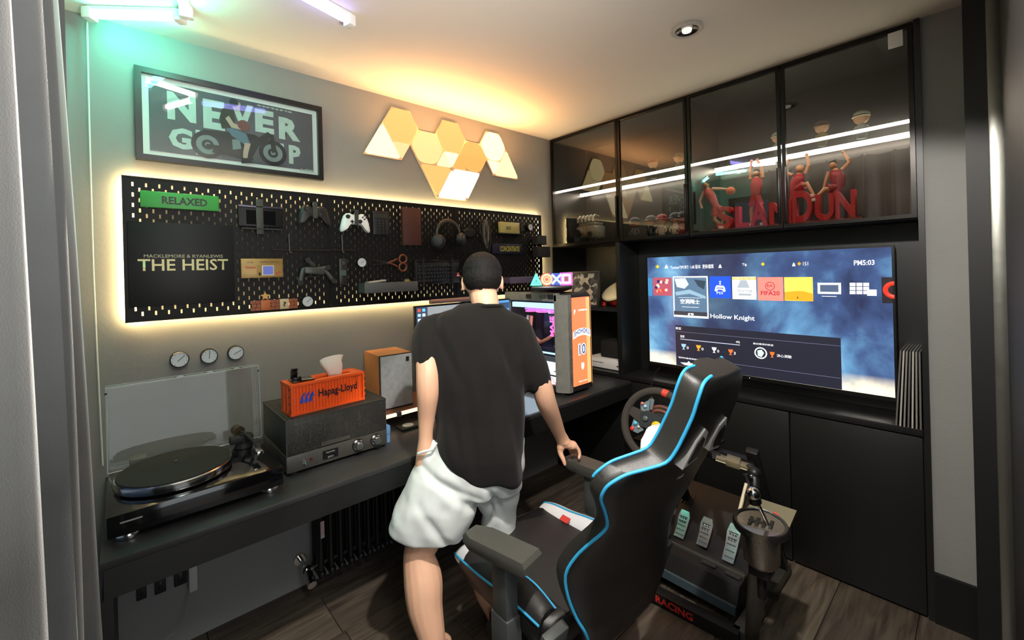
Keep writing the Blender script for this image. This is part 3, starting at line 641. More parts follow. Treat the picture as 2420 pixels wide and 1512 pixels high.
obj('pivot', M().cyl((pv[0], YQ-.010, pv[1]), (pv[0], YQ-.020, pv[1]), .006, n=14), STEEL, t); hooks(t, (pv[0]-.02,), pv[1]-.010)
# trays
def tray(label, q, m, items=()):
    x0, x1, z0, z1 = R4(*q); t = thing('tray', label, 'tray', ((x0+x1)/2, YQ-.03, z0), group='small trays on the pegboards')
    obj('body', M().box(x0, x1, YQ-.075, YQ-.072, z0, z1, bev=.001).box(x0, x1, YQ-.072, YQ-.0005, z0, z0+.003).box(x0, x0+.003, YQ-.072, YQ-.0005, z0, z1).box(x1-.003, x1, YQ-.072, YQ-.0005, z0, z1), m, t); return x0, x1, z0, z1
x0, x1, z0, z1 = tray('long grey tray holding a white paper on the middle pegboard', (849, 669, 974, 686), mat('tray_grey', '4e4f50', .5))
tag(obj('paper_pack', M().obox(((x0*.75+x1*.25), YQ-.04, z1+.006), .048, .022, .004, (1, 0, .10), (0, 1, 0), (-.10, 0, 1), .001).obox(((x0*.75+x1*.25), YQ-.04, z1-.004), .044, .02, .004), mat('paper_pack', 'a8a49a', .6), None), 'folded white paper lying in the long grey tray', 'paper')
tag(obj('brass_trinket', M().lathe([(.010, 0), (.021, .006), (.019, .020), (.010, .027)], (W(955, 660)[0], YQ-.035, z1-.012), (0, -.5, .8), 20), mat('trinket_brass', '6e6448', .35, .6), None), 'dull brass trinket at the right end of the long grey tray', 'trinket')
tray('violet-grey tray low on the third pegboard right of the man\'s head', (1190, 655, 1246, 667), mat('tray_violet', '4b4152', .45))
# keyboard
x0, x1, z0, z1 = R4(979, 614, 1085, 668)
t = thing('keyboard', 'small black keyboard with round keys on the pegboard left of the head', 'keyboard', ((x0+x1)/2, YQ-.02, z0))
obj('case', M().box(x0, x1, YQ-.022, YQ-.004, z0, z1, bev=.006), mat('keyboard_black', '131314', .35), t); obj('rail', M().cyl((x0+.005, YQ-.026, z1-.006), (x1-.005, YQ-.026, z1-.006), .005, n=10), mat('kb_rail', '2c2c2c', .25, .7), t)
nx_ = 13
for j in range(5):
    for i in range(nx_):
        x = x0+.022+(x1-x0-.05)*(i+.25*(j % 2))/nx_; z = z0+.020+.0205*j
        obj('key', M().lathe([(.0068, 0), (.0062, .005), (.004, .006)], (x, YQ-.022, z), N, 10), mat('kb_key', '2b2b2c', .3), t, smooth=30)
obj('red_key', M().box(x1-.024, x1-.008, YQ-.028, YQ-.022, z0+.040, z0+.050, bev=.001).box(x1-.022, x1-.010, YQ-.028, YQ-.022, z0+.056, z0+.060), glow('kb_red', 'd86a60', .7), t)
for x in (x0+.045, x1-.06): obj('strap', M().box(x-.006, x+.006, YQ-.032, YQ-.029, z0-.008, z1+.010).box(x-.006, x+.006, YQ-.032, YQ-.0005, z0-.012, z0-.008), BLACKM, t)
# orange block row with a plain star
x0, x1, z0, z1 = R4(592, 712, 704, 728); z1 = W(640, 708)[1]; z0 = W(640, 732)[1]
t = thing('block_ornament', 'orange toy brick row with a plain star at the bottom of the first pegboard', 'ornament', ((x0+x1)/2, YQ-.01, z0))
OB = mat('block_orange', 'b5602e', .5); seg = (x1-x0)/5
for i in range(5):
    if i in (1, 3): obj('plain_block', M().box(x0+i*seg, x0+(i+1)*seg-.001, YQ-.016, YQ-.0005, z0, z1, bev=.001), OB if i == 1 else mat('block_cream', 'c8b08a', .5), t); continue
    for j in range(3):
        h_ = (z1-z0)/3
        for k in range(2):
            o_ = .25*(j % 2); a_ = x0+(i+(k*.5+o_*.5))*seg; b2 = min(a_+seg*.5-.0015, x0+(i+1)*seg-.001)
            if b2-a_ > .004: obj('brick', M().box(a_, b2, YQ-.013, YQ-.0005, z0+j*h_, z0+(j+1)*h_-.0015), mat('block_brick', '8f4a28', .5), t)
text('lettering', '?', mat('sign_ink', ''), t, (x0+3.5*seg, YQ-.0162, (z0+z1)/2), U, V, .014, .022, .0003, bold=.03)
sx = x0+1.5*seg; star = [((.019 if k % 2 == 0 else .009)*sin(pi*k/5), (.019 if k % 2 == 0 else .009)*cos(pi*k/5)) for k in range(10)]
obj('star', M().prism(star, (sx, YQ-.0, z1+.017), U, V, N, .002, .012), mat('star_yellow', 'd09850', .4), t)
# three wall gauges under the pegboard
gauge('left dial gauge of the three on the wall above the record player', 424, 849, .0315, 2.199, 'dial gauges on the wall above the record player', ang=.75, dep=.03)
gauge('middle dial gauge of the three on the wall above the record player', 494, 841, .0300, 2.199, 'dial gauges on the wall above the record player', ang=1.5, dep=.03)
gauge('right dial gauge of the three on the wall, nearest the orange box', 557, 833, .0300, 2.199, 'dial gauges on the wall above the record player', ang=.5, dep=.03)
# ------------------------------------------------------------------ cabinet wall
XK = 2.805                                                      # inside face of the back boards
SMOKE = glass('smoked_cabinet_glass', (.66, .62, .58), 1.9, .0, 1.55)
FRB = mat('dark_metal_door_frame', '17130f', .3, .5)
SHG = glass('green_edge_shelf_glass', (.86, .95, .92), 1.2)
LEDW = glow('cool_led_bar', (1, .95, .84), 30)
def upper_unit(y0, y1, doors, label):
    t = thing('wall_cabinet', label, 'cabinet', (2.6, (y0+y1)/2, 1.63), group='glass-fronted wall cabinets')
    b = M().box(2.425, 2.82, y0, y0+.016, 1.63, 2.43).box(2.425, 2.82, y1-.016, y1, 1.63, 2.43).box(2.425, 2.82, y0+.016, y1-.016, 1.63, 1.65).box(2.425, 2.82, y0+.016, y1-.016, 2.41, 2.43)
    obj('carcass', b, DARK, t); obj('back_board', M().box(XK, 2.82, y0+.016, y1-.016, 1.65, 2.41), mat('cabinet_back_board', '26241f', .35, na=.3, ns=3), t)
    s_ = obj('glass_shelf', M().box(2.44, 2.76, y0+.018, y1-.018, 2.046, 2.054), SHG, t)
    for x in (2.437, 2.725): obj('led_bar', M().box(x, x+.013, y0+.018, y1-.018, 2.034, 2.046), LEDW, s_)
    for a, c_, hy in doors:
        d = obj('door', (lambda m: m.box(2.404, 2.424, a+.002, a+.018, 1.635, 2.43).box(2.404, 2.424, c_-.018, c_-.002, 1.635, 2.43).box(2.404, 2.424, a+.018, c_-.018, 1.635, 1.651).box(2.404, 2.424, a+.018, c_-.018, 2.414, 2.43))(M()), FRB, t)
        obj('glass_pane', M().box(2.412, 2.416, a+.018, c_-.018, 1.651, 2.414), SMOKE, d)
        obj('handle', M().box(2.390, 2.406, hy-.006, hy+.006, 1.66, 1.93, bev=.002), FRB, d)
    return t
upper_unit(1.137, 2.185, [(1.60, 2.185, 1.612), (1.137, 1.60, 1.150)], 'glass wall cabinet in the corner over the shelf, with the silver engine model')
upper_unit(.185, 1.135, [(.665, 1.135, .680), (.185, .665, .652)], 'glass wall cabinet above the television, with the red letters and ball players')
tag(obj('sensor', M().box(2.398, 2.405, .215, .262, 2.345, 2.41, bev=.002), WHITE, None), 'small white square sensor at the top corner of the cabinet glass', 'sensor')
# tall end panel, divider, niche boards, shelf
struct('trim_2', M().box(2.404, 2.83, .165, .184, 0, 2.437), DARK)
t = thing('media_niche', 'dark board niche behind the television with a divider and one shelf at left', 'shelving', (2.6, .9, .77))
obj('side_divider', M().box(2.404, 2.82, 1.600, 1.632, .772, 1.629), DARK, t)
obj('back_board', M().box(2.625, 2.64, .186, 1.599, .772, 1.629), DARK, t)
obj('back_board', M().box(XK, 2.82, 1.633, 2.197, .772, 1.629), DARK, t)
obj('shelf', M().box(2.42, 2.80, 1.633, 2.197, 1.172, 1.192), mat('shelf_board_blueblack', '1c1e22', .35), t)
obj('side_board', M().box(2.404, 2.82, 2.186, 2.198, .772, 1.629), DARK, t)
obj('pin', M().cyl((2.419, 1.645, 1.205), (2.419, 1.640, 1.205), .004, n=8), STEEL, t)
# base cabinets
tag(obj('counter', M().box(2.400, 2.83, .186, 2.198, .742, .770, bev=.001), mat('counter_board', '181818', .38, na=.1, ns=5), None), 'dark counter board under the television running to the corner', 'counter')
def base_unit(y0, y1, doors, label, handles=()):
    t = thing('base_cabinet', label, 'cabinet', (2.6, (y0+y1)/2, 0), group='black base cabinets')
    obj('carcass', M().box(2.425, 2.82, y0, y1, .0, .740), DARK, t)
    for a, c_ in doors:
        d = obj('door', M().box(2.404, 2.423, a+.0025, c_-.0025, .012, .735, bev=.001), DARK, t)
    return t
base_unit(.186, 1.133, [(.186, .658), (.662, 1.133)], 'pair of matt black base cabinet doors below the right part of the television')
base_unit(1.135, 2.195, [(1.135, 1.60), (1.60, 2.19)], 'black base cabinet beneath the divider and the end of the desk')

# ------------------------------------------------------------------ things in the wall cabinets
def P26(px, py, x=2.6): return PX(px, py, 0, x)
REDP = mat('red_painted_letters', 'c01c22', .35); EDG = mat('letter_pale_edge', 'd86a5a', .5)
lt = thing('letter_sign', 'row of standing thick red letters inside the right glass cabinet', 'sign', (2.50, .72, 1.652))
obj('base_board', M().box(2.45, 2.62, .37, 1.03, 1.651, 1.662), mat('red_base', '8d2620', .5), lt)
def big_letter(ch, py0, pyw, h, y, x=2.505, nm='letter'):
    cu = bpy.data.curves.new('l', 'FONT'); cu.body = ch; cu.size = 1; cu.extrude = .08; cu.offset = .028; cu.bevel_depth = .006
    o = bpy.data.objects.new('l', cu); COL.objects.link(o)
    me = bpy.data.meshes.new_from_object(o.evaluated_get(bpy.context.evaluated_depsgraph_get())); bpy.data.objects.remove(o)
    xs = [v.co.x for v in me.vertices]; ys = [v.co.y for v in me.vertices]; a, b_, c_, d = min(xs), max(xs), min(ys), max(ys)
    inv = MW[lt].inverted()
    for v in me.vertices:
        q = Vector((x + .022*(-v.co.z/.086), y + pyw*(.5-(v.co.x-a)/(b_-a)), 1.662+h*(v.co.y-c)/(d-c) if False else 1.662+h*(v.co.y-c_)/(d-c_)))
        v.co = inv @ q
    me.flip_normals() if False else None
    me.materials.clear(); me.materials.append(REDP)
    return _link(nm, me, lt, REDP)
for ch, y, w_, h_ in (('S', .975, .085, .125), ('L', .885, .065, .115), ('A', .800, .085, .125), ('M', .700, .10, .115), ('D', .605, .085, .155), ('U', .515, .075, .125), ('N', .435, .075, .130)):
    big_letter(ch, 0, w_, h_, y)
SKIN = mat('figurine_skin', 'b98863', .45); SHOE = mat('figurine_shoe', 'd8d2c6', .5); FHAIR = mat('figurine_hair', '1d1a1a', .5); JRED = mat('figurine_red_kit', 'a01f24', .5); JWHT = mat('figurine_white_kit', 'cfcfca', .5)
def figurine(label, o, joints, kit, ball=None, headr=.020, cap=None):
    """small ball-player statue: joints are (y, z) offsets in the cabinet plane, front toward the room"""
    t = thing('figurine', label, 'figurine', o, group='ball-player figurines in the cabinet'); O = Vector(o)
    J = {k: O+Vector((v[2] if len(v) > 2 else 0, v[0], v[1])) for k, v in joints.items()}
    m = M()
    m.tube([J['neck'], J['chest'], J['hip']], [.010, .022, .018], 10)
    for s_ in 'lr':
        m.tube([J['sh'+s_], J['el'+s_], J['ha'+s_]], [.0095, .0075, .006], 8); m.ball(J['ha'+s_], .0085, n=8)
        m.tube([J['hip'], J['kn'+s_], J['an'+s_]], [.014, .011, .007], 8)
    m.ball(J['neck'], .009, n=8)
    body = obj('body', m, SKIN, t, smooth=80)
    obj('head', M().ball(J['head'], headr*.82, headr*.82, headr), SKIN, t, smooth=80)
    obj('hair', M().ball(J['head']+Vector((.003, 0, headr*.28)), headr*.9, headr*.9, headr*.82), cap or FHAIR, t, smooth=80)
    k = M().rings([[p+Vector((cos(a)*rx, sin(a)*ry, 0)) for a in [2*pi*i/14 for i in range(14)]] for p, rx, ry in ((J['neck']-Vector((0, 0, .004)), .012, .020), (J['chest'], .025, .030), (J['hip'], .021, .024))])
    obj('jersey', k, kit, t, smooth=80)
    sh = M()
    for s_ in 'lr':
        mid = J['hip'].lerp(J['kn'+s_], .75); sh.tube([J['hip']+Vector((0, 0, .004)), mid], [.020, .021], 12)
    obj('shorts', sh, kit, t, smooth=80)
    for s_ in 'lr': obj('shoe', M().obox(J['an'+s_]+Vector((-.008, 0, -.006)), .019, .008, .008, bev=.003), SHOE, t)
    if ball: obj('ball', M().ball(O+Vector((ball[2] if len(ball) > 2 else 0, ball[0], ball[1])), .023), mat('figurine_ball', 'd2602a', .6), t, smooth=80)
figurine('player figurine in red leaning out with an orange ball, at the left end', (2.50, 1.03, 1.664), dict(head=(.045, .262), neck=(.035, .238), chest=(.025, .20), hip=(-.005, .125), shl=(.055, .228), ell=(.085, .175), hal=(.065, .130, -.02), shr=(.010, .232), elr=(-.035, .225), har=(-.075, .215), knl=(-.05, .09), anl=(-.035, .015), knr=(-.005, .055, -.02), anr=(-.045, .012)), JRED, ball=(-.088, .205))
figurine('player figurine in red with back turned, reaching up with both arms', (2.53, .82, 1.664), dict(head=(.0, .285), neck=(0, .262), chest=(0, .225), hip=(.005, .165), shl=(.030, .255), ell=(.030, .31), hal=(.022, .355), shr=(-.030, .255), elr=(-.024, .31), har=(-.006, .355), knl=(.03, .09), anl=(.03, .015), knr=(-.02, .09), anr=(-.025, .015)), JRED)
figurine('player figurine in red with both arms up and one knee raised, right of the handle', (2.54, .625, 1.664), dict(head=(.0, .27), neck=(.002, .248), chest=(.01, .215), hip=(.022, .165), shl=(.032, .243), ell=(.065, .27), hal=(.045, .325), shr=(-.025, .243), elr=(-.040, .285), har=(-.032, .335), knl=(.03, .10), anl=(.03, .02), knr=(-.035, .19, -.02), anr=(-.060, .13, -.02)), JRED, cap=SKIN)
figurine('player figurine in dark red with one bent arm raised, at the right end', (2.53, .48, 1.664), dict(head=(.005, .262), neck=(-.002, .238), chest=(-.012, .205), hip=(-.012, .150), shl=(.020, .232), ell=(.035, .19), hal=(.045, .15), shr=(-.03, .232), elr=(-.058, .265), har=(-.035, .315), knl=(.035, .145, -.03), anl=(.075, .105, -.03), knr=(.005, .09, -.01), anr=(.022, .018, -.01)), mat('figurine_darkred_kit', '8a1d26', .5))
# engine model
e = thing('engine_model', 'silver model engine standing in the corner cabinet', 'model', (2.56, 1.93, 1.652))
SIL = mat('model_silver', 'a8a69c', .35, .7, na=.15, ns=60)
obj('block', M().box(2.50, 2.62, 1.86, 2.03, 1.69, 1.77, bev=.006).box(2.51, 2.61, 1.87, 2.02, 1.77, 1.795, bev=.004), SIL, e)
m = M()
for i in range(5): m.cyl((2.505, 1.885+.033*i, 1.80), (2.505, 1.885+.033*i, 1.835), .011, .008, 12); m.tube([(2.505, 1.885+.033*i, 1.83), (2.53, 1.885+.033*i, 1.85), (2.58, 1.885+.033*i, 1.84)], .005, 8)
obj('intake_pipe', m, SIL, e); obj('pulley', M().cyl((2.495, 2.01, 1.72), (2.48, 2.01, 1.72), .028).cyl((2.495, 1.90, 1.71), (2.48, 1.90, 1.71), .018), BLACKM, e)
m = M().beam((2.56, 1.86, 1.655), (2.56, 2.03, 1.655), .12, .008).cyl((2.52, 1.88, 1.655), (2.52, 1.88, 1.69), .006, n=8).cyl((2.60, 1.88, 1.655), (2.60, 1.88, 1.69), .006, n=8).cyl((2.52, 2.01, 1.655), (2.52, 2.01, 1.69), .006, n=8).cyl((2.60, 2.01, 1.655), (2.60, 2.01, 1.69), .006, n=8)
obj('stand', m, BLACKM, e)
# small dolls at the bottom of the corner cabinet
def doll(label, y, x, cap, shirt, s_=1.0, z=1.652, grp='small round-headed dolls in the cabinet'):
    t = thing('doll', label, 'doll', (x, y, z), group=grp)
    obj('body', M().rings([[(x+cos(a)*r, y+sin(a)*r, z+h*s_) for a in [2*pi*i/14 for i in range(14)]] for r, h in ((.016*s_, 0), (.020*s_, .02), (.018*s_, .045), (.010*s_, .060))]), shirt, t, smooth=80)
    obj('head', M().ball((x, y, z+.082*s_), .025*s_, .027*s_, .026*s_), SKIN, t, smooth=80)
    obj('cap', M().ball((x+.002, y, z+.091*s_), .027*s_, .029*s_, .022*s_).lathe([(.030*s_, 0), (.024*s_, .006*s_)], (x-.008, y, z+.084*s_)), cap, t, smooth=60)
    for s2 in (-1, 1): obj('arm', M().tube([(x, y+s2*.016*s_, z+.048*s_), (x-.008, y+s2*.028*s_, z+.028*s_), (x-.016, y+s2*.022*s_, z+.018*s_)], .005*s_, 8), shirt, t, smooth=80)
CB, CG, CR = mat('doll_black', '1b1b1c', .4), mat('doll_grey', '4a4a48', .4), mat('doll_red', '8c2a2a', .4); SW = mat('doll_cream', 'b8b2a4', .6)
for (px, lab, cap, sh) in ((1500, 'round-headed doll with a black brimmed hat, leftmost of the row', CB, CG), (1538, 'round-headed doll with dark hair, second from left in the row', CG, CB), (1564, 'round-headed doll with a red cap in the row', CR, SW), (1596, 'round-headed doll with a black cap, right of the red-capped doll', CB, SW), (1614, 'round-headed doll with a glossy black helmet, beside the cabinet post', CB, CR)):
    p = PX(px, 520, 0, 2.52); doll(lab, p.y, 2.52, cap, sh, 1.25)
for px, lab, cap, sh, s_ in ((1541, 'upper-shelf doll with a red headscarf, in the corner cabinet', CR, CG, 1.2), (1603, 'upper-shelf doll in beige beside the cabinet post', mat('doll_beige', '9a8d72', .6), mat('doll_beige', '9a8d72', .6), 1.2), (1838, 'pale upper-shelf doll half hidden by the door handles', SW, SW, 1.1),
                        (1942, 'upper-shelf doll in a yellow shirt', mat('doll_brown', '6a5240', .5), mat('doll_yellow', 'a08c2c', .5), 1.15), (2036, 'upper-shelf doll in a white shirt', SW, mat('doll_white', 'b4b4ac', .5), 1.2)):
    p = PX(px, 300, 0, 2.66); doll(lab, p.y, 2.66, cap, sh, s_, 2.055, 'small dolls on the glass shelf')

# ------------------------------------------------------------------ things in the left niche
fr = thing('picture_frame', 'small dark picture frame with a black and white collage on the shelf', 'picture frame', (2.47, 1.99, 1.193))
Ux, Vx, Nx = Vector((0, -1, 0)), Vector((.12, 0, .993)).normalized(), Vector((-.993, 0, .12)).normalized()
oc = Vector((2.475, 1.985, 1.318))
m = M()
for a, c_, hw, hh in ((0, .118, .165, .008), (0, -.118, .165, .008), (-.158, 0, .008, .125), (.158, 0, .008, .125)): m.obox(oc+Ux*a+Vx*c_, hw, hh, .008, Ux, Vx, Nx, .001)
obj('frame', m, mat('thin_dark_frame', '2a2726', .4), fr)
cm = mat('collage_print', '77736c', .6); nt = cm.node_tree
vo = nt.nodes.new('ShaderNodeTexVoronoi'); vo.inputs['Scale'].default_value = 34; vo.inputs['Randomness'].default_value = 1; tc = nt.nodes.new('ShaderNodeTexCoord'); cr = nt.nodes.new('ShaderNodeValToRGB')
for i, (p_, c_) in enumerate(((0, '1c1b1c'), (.35, '3d3a3a'), (.55, '8a857c'), (.75, 'a3917f'), (1, '5a5450'))):
    el = cr.color_ramp.elements[i] if i < 2 else cr.color_ramp.elements.new(p_); el.position = p_; el.color = (*srgb(c_), 1)
cr.color_ramp.interpolation = 'CONSTANT'
nt.links.new(tc.outputs['Object'], vo.inputs[0]); nt.links.new(vo.outputs['Color'], cr.inputs[0]); nt.links.new(cr.outputs[0], nt.nodes['Principled BSDF'].inputs[0])
obj('print', M().obox(oc, .15, .11, .003, Ux, Vx, Nx), cm, fr)
obj('back_stand', M().beam(oc-Nx*.01, (2.56, 1.985, 1.196), .05, .003), BLACKM, fr)
d = thing('toy_drum', 'toy drum with a cream skin and a red body, half behind the divider', 'drum', (2.60, 1.74, 1.193))
dc = Vector((2.60, 1.745, 1.30)); dax = Vector((-.50, .18, .80)).normalized()
obj('body', M().lathe([(.082, -.075), (.105, -.055), (.112, -.01), (.112, 0)], dc, dax, 40), mat('drum_red', 'b02a1c', .35), d, smooth=50)
obj('skin', M().lathe([(.112, 0), (.125, .002), (.128, .012), (.122, .022), (.10, .026), (.02, .027)], dc, dax, 40), mat('drum_skin', 'd8c9a2', .55), d, smooth=50)
for s_ in (-1, 1): obj('foot', M().beam((2.55, 1.745+s_*.075, 1.25), (2.53, 1.745+s_*.085, 1.196), .02, .02, bev=.003), mat('drum_red', ''), d)
obj('foot', M().beam((2.66, 1.745, 1.24), (2.68, 1.745, 1.196), .03, .02, bev=.003), mat('drum_red', ''), d)
g = thing('game_console', 'flat white game console lying on the counter in the corner', 'game console', (2.60, 1.78, .771))
obj('body', M().box(2.452, 2.70, 1.645, 1.93, .775, .840, bev=.004), mat('console_white', 'd9d9d6', .4), g)
obj('disc_slot', M().box(2.4505, 2.453, 1.79, 1.90, .812, .815), BLACKM, g); obj('power_button', M().cyl((2.4525, 1.672, .803), (2.450, 1.672, .803), .006, n=16), STEEL, g)
for y in (1.67, 1.90): obj('foot', M().box(2.47, 2.69, y-.01, y+.01, .7705, .776), BLACKM, g)
g = tag(obj('speaker_box', M().box(2.50, 2.66, 1.655, 1.84, .841, .955, bev=.004), mat('black_box_cloth', '0d0d0e', .8, bump=.2, bs=400), None), 'matt black box standing on the white game console', 'box')
# records
random.seed(4)
for i in range(7):
    y = .255-.0125*i; lean = .020-.003*i
    m = M(); z0 = .7715
    m.obox((2.55, y-lean*.5+.012, z0+.157), .157, .0028, .157, (1, 0, 0), Vector((0, 1, .0)), Vector((0, -lean/.31, 1)))
    r = obj('record_sleeve', m, mat('sleeve_%d' % (i % 3), ('6a6662', 'b8b2aa', '8c8882')[i % 3], .5, na=.2, ns=10), None)
    tag(r, ['leaning record sleeve nearest the television', 'pale record sleeve, second from the television', 'record sleeve, third from the television', 'record sleeve in the middle of the leaning row', 'pale record sleeve, third from the end panel', 'record sleeve, second from the end panel', 'record sleeve against the cabinet end panel'][i], 'record', 'record sleeves standing on the counter')
    obj('plastic_cover', M().obox((2.549, y-lean*.5+.012, z0+.158), .160, .0036, .160, (1, 0, 0), Vector((0, 1, 0)), Vector((0, -lean/.31, 1))), glass('sleeve_plastic', (.93, .93, .93), 1.6, .12), r)
# ------------------------------------------------------------------ television with its menu
XT = 2.55
TU, TV_, TN = Vector((0, -1, 0)), Vector((0, 0, 1)), Vector((-1, 0, 0))
a = PX(1530, 609, 0, XT); b_ = PX(2116, 940, 0, XT)
ty0, ty1, tz0, tz1 = b_.y, a.y, b_.z, a.z
tv = thing('television', 'large flat television showing a game menu in the cabinet niche', 'television', (2.57, (ty0+ty1)/2, tz0-.02))
obj('housing', M().box(XT+.002, XT+.045, ty0-.008, ty1+.008, tz0-.018, tz1+.008, bev=.003), BLACK, tv)
obj('wall_mount', M().box(XT+.046, 2.624, .75, 1.05, 1.05, 1.35), BLACKM, tv)
obj('bezel', M().box(XT-.002, XT+.002, ty0-.009, ty0, tz0-.019, tz1+.009).box(XT-.002, XT+.002, ty1, ty1+.009, tz0-.019, tz1+.009).box(XT-.002, XT+.002, ty0, ty1, tz1, tz1+.009).box(XT-.002, XT+.002, ty0, ty1, tz0-.019, tz0), BLACK, tv)
sm = bpy.data.materials.new('screen_storm_sky'); sm.use_nodes = True; nt = sm.node_tree; P = nt.nodes['Principled BSDF']
P.inputs['Base Color'].default_value = (.01, .01, .012, 1); P.inputs['Roughness'].default_value = .12
def nd(t, **k):
    n = nt.nodes.new(t)
    for a_, v in k.items(): setattr(n, a_, v)
    return n
tc = nd('ShaderNodeTexCoord'); mp = nd('ShaderNodeMapping'); nt.links.new(tc.outputs['Generated'], mp.inputs[0]); mp.inputs['Scale'].default_value = (1, 1.9, 1)
nz = nd('ShaderNodeTexNoise'); nz.inputs['Scale'].default_value = 2.6; nz.inputs['Detail'].default_value = 7; nz.inputs['Distortion'].default_value = .25
nt.links.new(mp.outputs[0], nz.inputs[0]); cr = nd('ShaderNodeValToRGB'); nt.links.new(nz.outputs[0], cr.inputs[0])
for i, (p_, c_) in enumerate(((.30, '262c4a'), (.47, '3a4f78'), (.62, '5a88ae'), (.78, '88bcd4'))):
    el = cr.color_ramp.elements[i] if i < 2 else cr.color_ramp.elements.new(p_); el.position = p_; el.color = (*srgb(c_), 1)
# cloud bank low on the picture and a dark mass in the middle
sp = nd('ShaderNodeSeparateXYZ'); nt.links.new(tc.outputs['Generated'], sp.inputs[0])
lo = nd('ShaderNodeMapRange'); lo.inputs[1].default_value = .13; lo.inputs[2].default_value = .02; nt.links.new(sp.outputs[2], lo.inputs[0])
nz2 = nd('ShaderNodeTexNoise'); nz2.inputs['Scale'].default_value = 9; nz2.inputs['Detail'].default_value = 6; nt.links.new(mp.outputs[0], nz2.inputs[0])
mm = nd('ShaderNodeMath', operation='MULTIPLY'); nt.links.new(lo.outputs[0], mm.inputs[0]); nt.links.new(nz2.outputs[0], mm.inputs[1])
m2 = nd('ShaderNodeMath', operation='MULTIPLY'); m2.inputs[1].default_value = 2.2; m2.use_clamp = True; nt.links.new(mm.outputs[0], m2.inputs[0])
mix = nd('ShaderNodeMixRGB'); nt.links.new(m2.outputs[0], mix.inputs[0]); nt.links.new(cr.outputs[0], mix.inputs[1]); mix.inputs[2].default_value = (*srgb('f2e6c8'), 1)
dk = nd('ShaderNodeMath', operation='SUBTRACT'); dk.inputs[1].default_value = .62; nt.links.new(sp.outputs[1], dk.inputs[0])
ab = nd('ShaderNodeMath', operation='ABSOLUTE'); nt.links.new(dk.outputs[0], ab.inputs[0])
dr_ = nd('ShaderNodeMapRange'); dr_.inputs[1].default_value = .06; dr_.inputs[2].default_value = .24; dr_.inputs[3].default_value = .75; dr_.inputs[4].default_value = 0; nt.links.new(ab.outputs[0], dr_.inputs[0])
mx2 = nd('ShaderNodeMixRGB'); nt.links.new(dr_.outputs[0], mx2.inputs[0]); nt.links.new(mix.outputs[0], mx2.inputs[1]); mx2.inputs[2].default_value = (*srgb('2a2a42'), 1)
nt.links.new(mx2.outputs[0], P.inputs['Emission Color']); P.inputs['Emission Strength'].default_value = 1.15
scr = obj('screen', M().box(XT-.0015, XT+.0015, ty0, ty1, tz0, tz1), sm, tv)
def tp(px, py): p = PX(px, py, 0, XT-.002); return max(min(p.y, ty1), ty0), max(min(p.z, tz1), tz0)
def tile(px0, py0, px1, py1, m, lay=1, nm='menu_tile'):
    y1, z1 = tp(px0, py0); y0, z0 = tp(px1, py1)
    return obj(nm, M().box(XT-.0016-.0007*lay, XT-.0012-.0007*lay, y0, y1, z0, z1), m, scr)
def tpoly(pts, m, lay=3, nm='menu_icon'):
    q = [tp(*p) for p in pts]; xx = XT-.0012-.0007*lay
    return obj(nm, M().rings([[(xx, y, z) for y, z in q], [(xx-.0003, y, z) for y, z in q]]), m, scr)
def ttext(s, px0, py0, px1, py1, m, lay=4, bold=0):
    y1, z1 = tp(px0, py0); y0, z0 = tp(px1, py1)
    return text('screen_text', s, m, scr, (XT-.0012-.0007*lay, (y0+y1)/2, (z0+z1)/2), TU, TV_, y1-y0, z1-z0, 0, bold=bold)
SW_ = glow('ui_white', (1, 1, 1), 1.1); SD = glow('ui_dark_panel', '191b2c', 1.0)
G = lambda n, c, s=1.05: glow('ui_'+n, c, s)
tile(1596, 768, 1990, 921, SD, 1, 'menu_panel')
tile(1531, 657, 1542, 699, G('bluegrey', '3f86b8'), 1); tile(1543, 656, 1588, 699, G('redviolet', 'b05060'), 1)
for i in range(16):
    x = 1548+random.random()*34; y = 662+random.random()*28; c_ = random.choice(['e86a4a', '4a58c8', 'e8c8b8', '26246a', 'd83a3a'])
    tpoly([(x+4*cos(k), y+4*sin(k)) for k in (0, 1.2, 2.5, 3.7, 5)], G('collage_'+c_, c_), 1.6+.05*i)
tile(1590, 653, 1675, 753, SW_, 2); tile(1593, 656, 1672, 745, G('cover_slate', '54728c'), 2.6); tile(1593, 734, 1672, 748, G('cover_grey', '33363f'), 2.9)
tpoly([(1594, 658), (1620, 657), (1628, 672), (1618, 682), (1600, 678)], G('cover_pale', 'cfd4da'), 3); tpoly([(1640, 660), (1668, 664), (1664, 684), (1650, 676)], G('cover_dark', '2c3f50'), 3)
tpoly([(1596, 690), (1630, 684), (1668, 700), (1668, 706), (1630, 694), (1598, 698)], G('cover_light', '8fb0c4'), 3)
ttext('空洞騎士', 1608, 706, 1654, 719, SW_, 4, .02); tile(1604, 703, 1660, 704, SW_, 3.5); tile(1612, 725, 1652, 726, SW_, 3.5); ttext('啟動', 1626, 739, 1640, 746, SW_, 4, .02)
tile(1677, 653, 1728, 705, G('blue', '1450f0'), 2); ttext('PS5', 1694, 689, 1709, 695, SW_, 4)
tpoly([(1691, 678), (1694, 674), (1710, 675), (1713, 679), (1715, 688), (1711, 690), (1707, 685), (1698, 684), (1694, 689), (1689, 687)], SW_, 3)
tpoly([(1695, 679), (1709, 680), (1711, 684), (1707, 682), (1697, 681), (1693, 684)], G('blue', ''), 4); tpoly([(1700, 669), (1704, 669), (1704, 672), (1700, 672)], SW_, 3); tpoly([(1700, 664), (1704, 664), (1704, 667), (1700, 667)], SW_, 3)
tile(1730, 654, 1788, 708, SW_, 2); tile(1731, 655, 1787, 661, G('gold', 'f2b81c'), 3); ttext('GAME OF THE YEAR', 1734, 656, 1784, 660, SW_, 4)
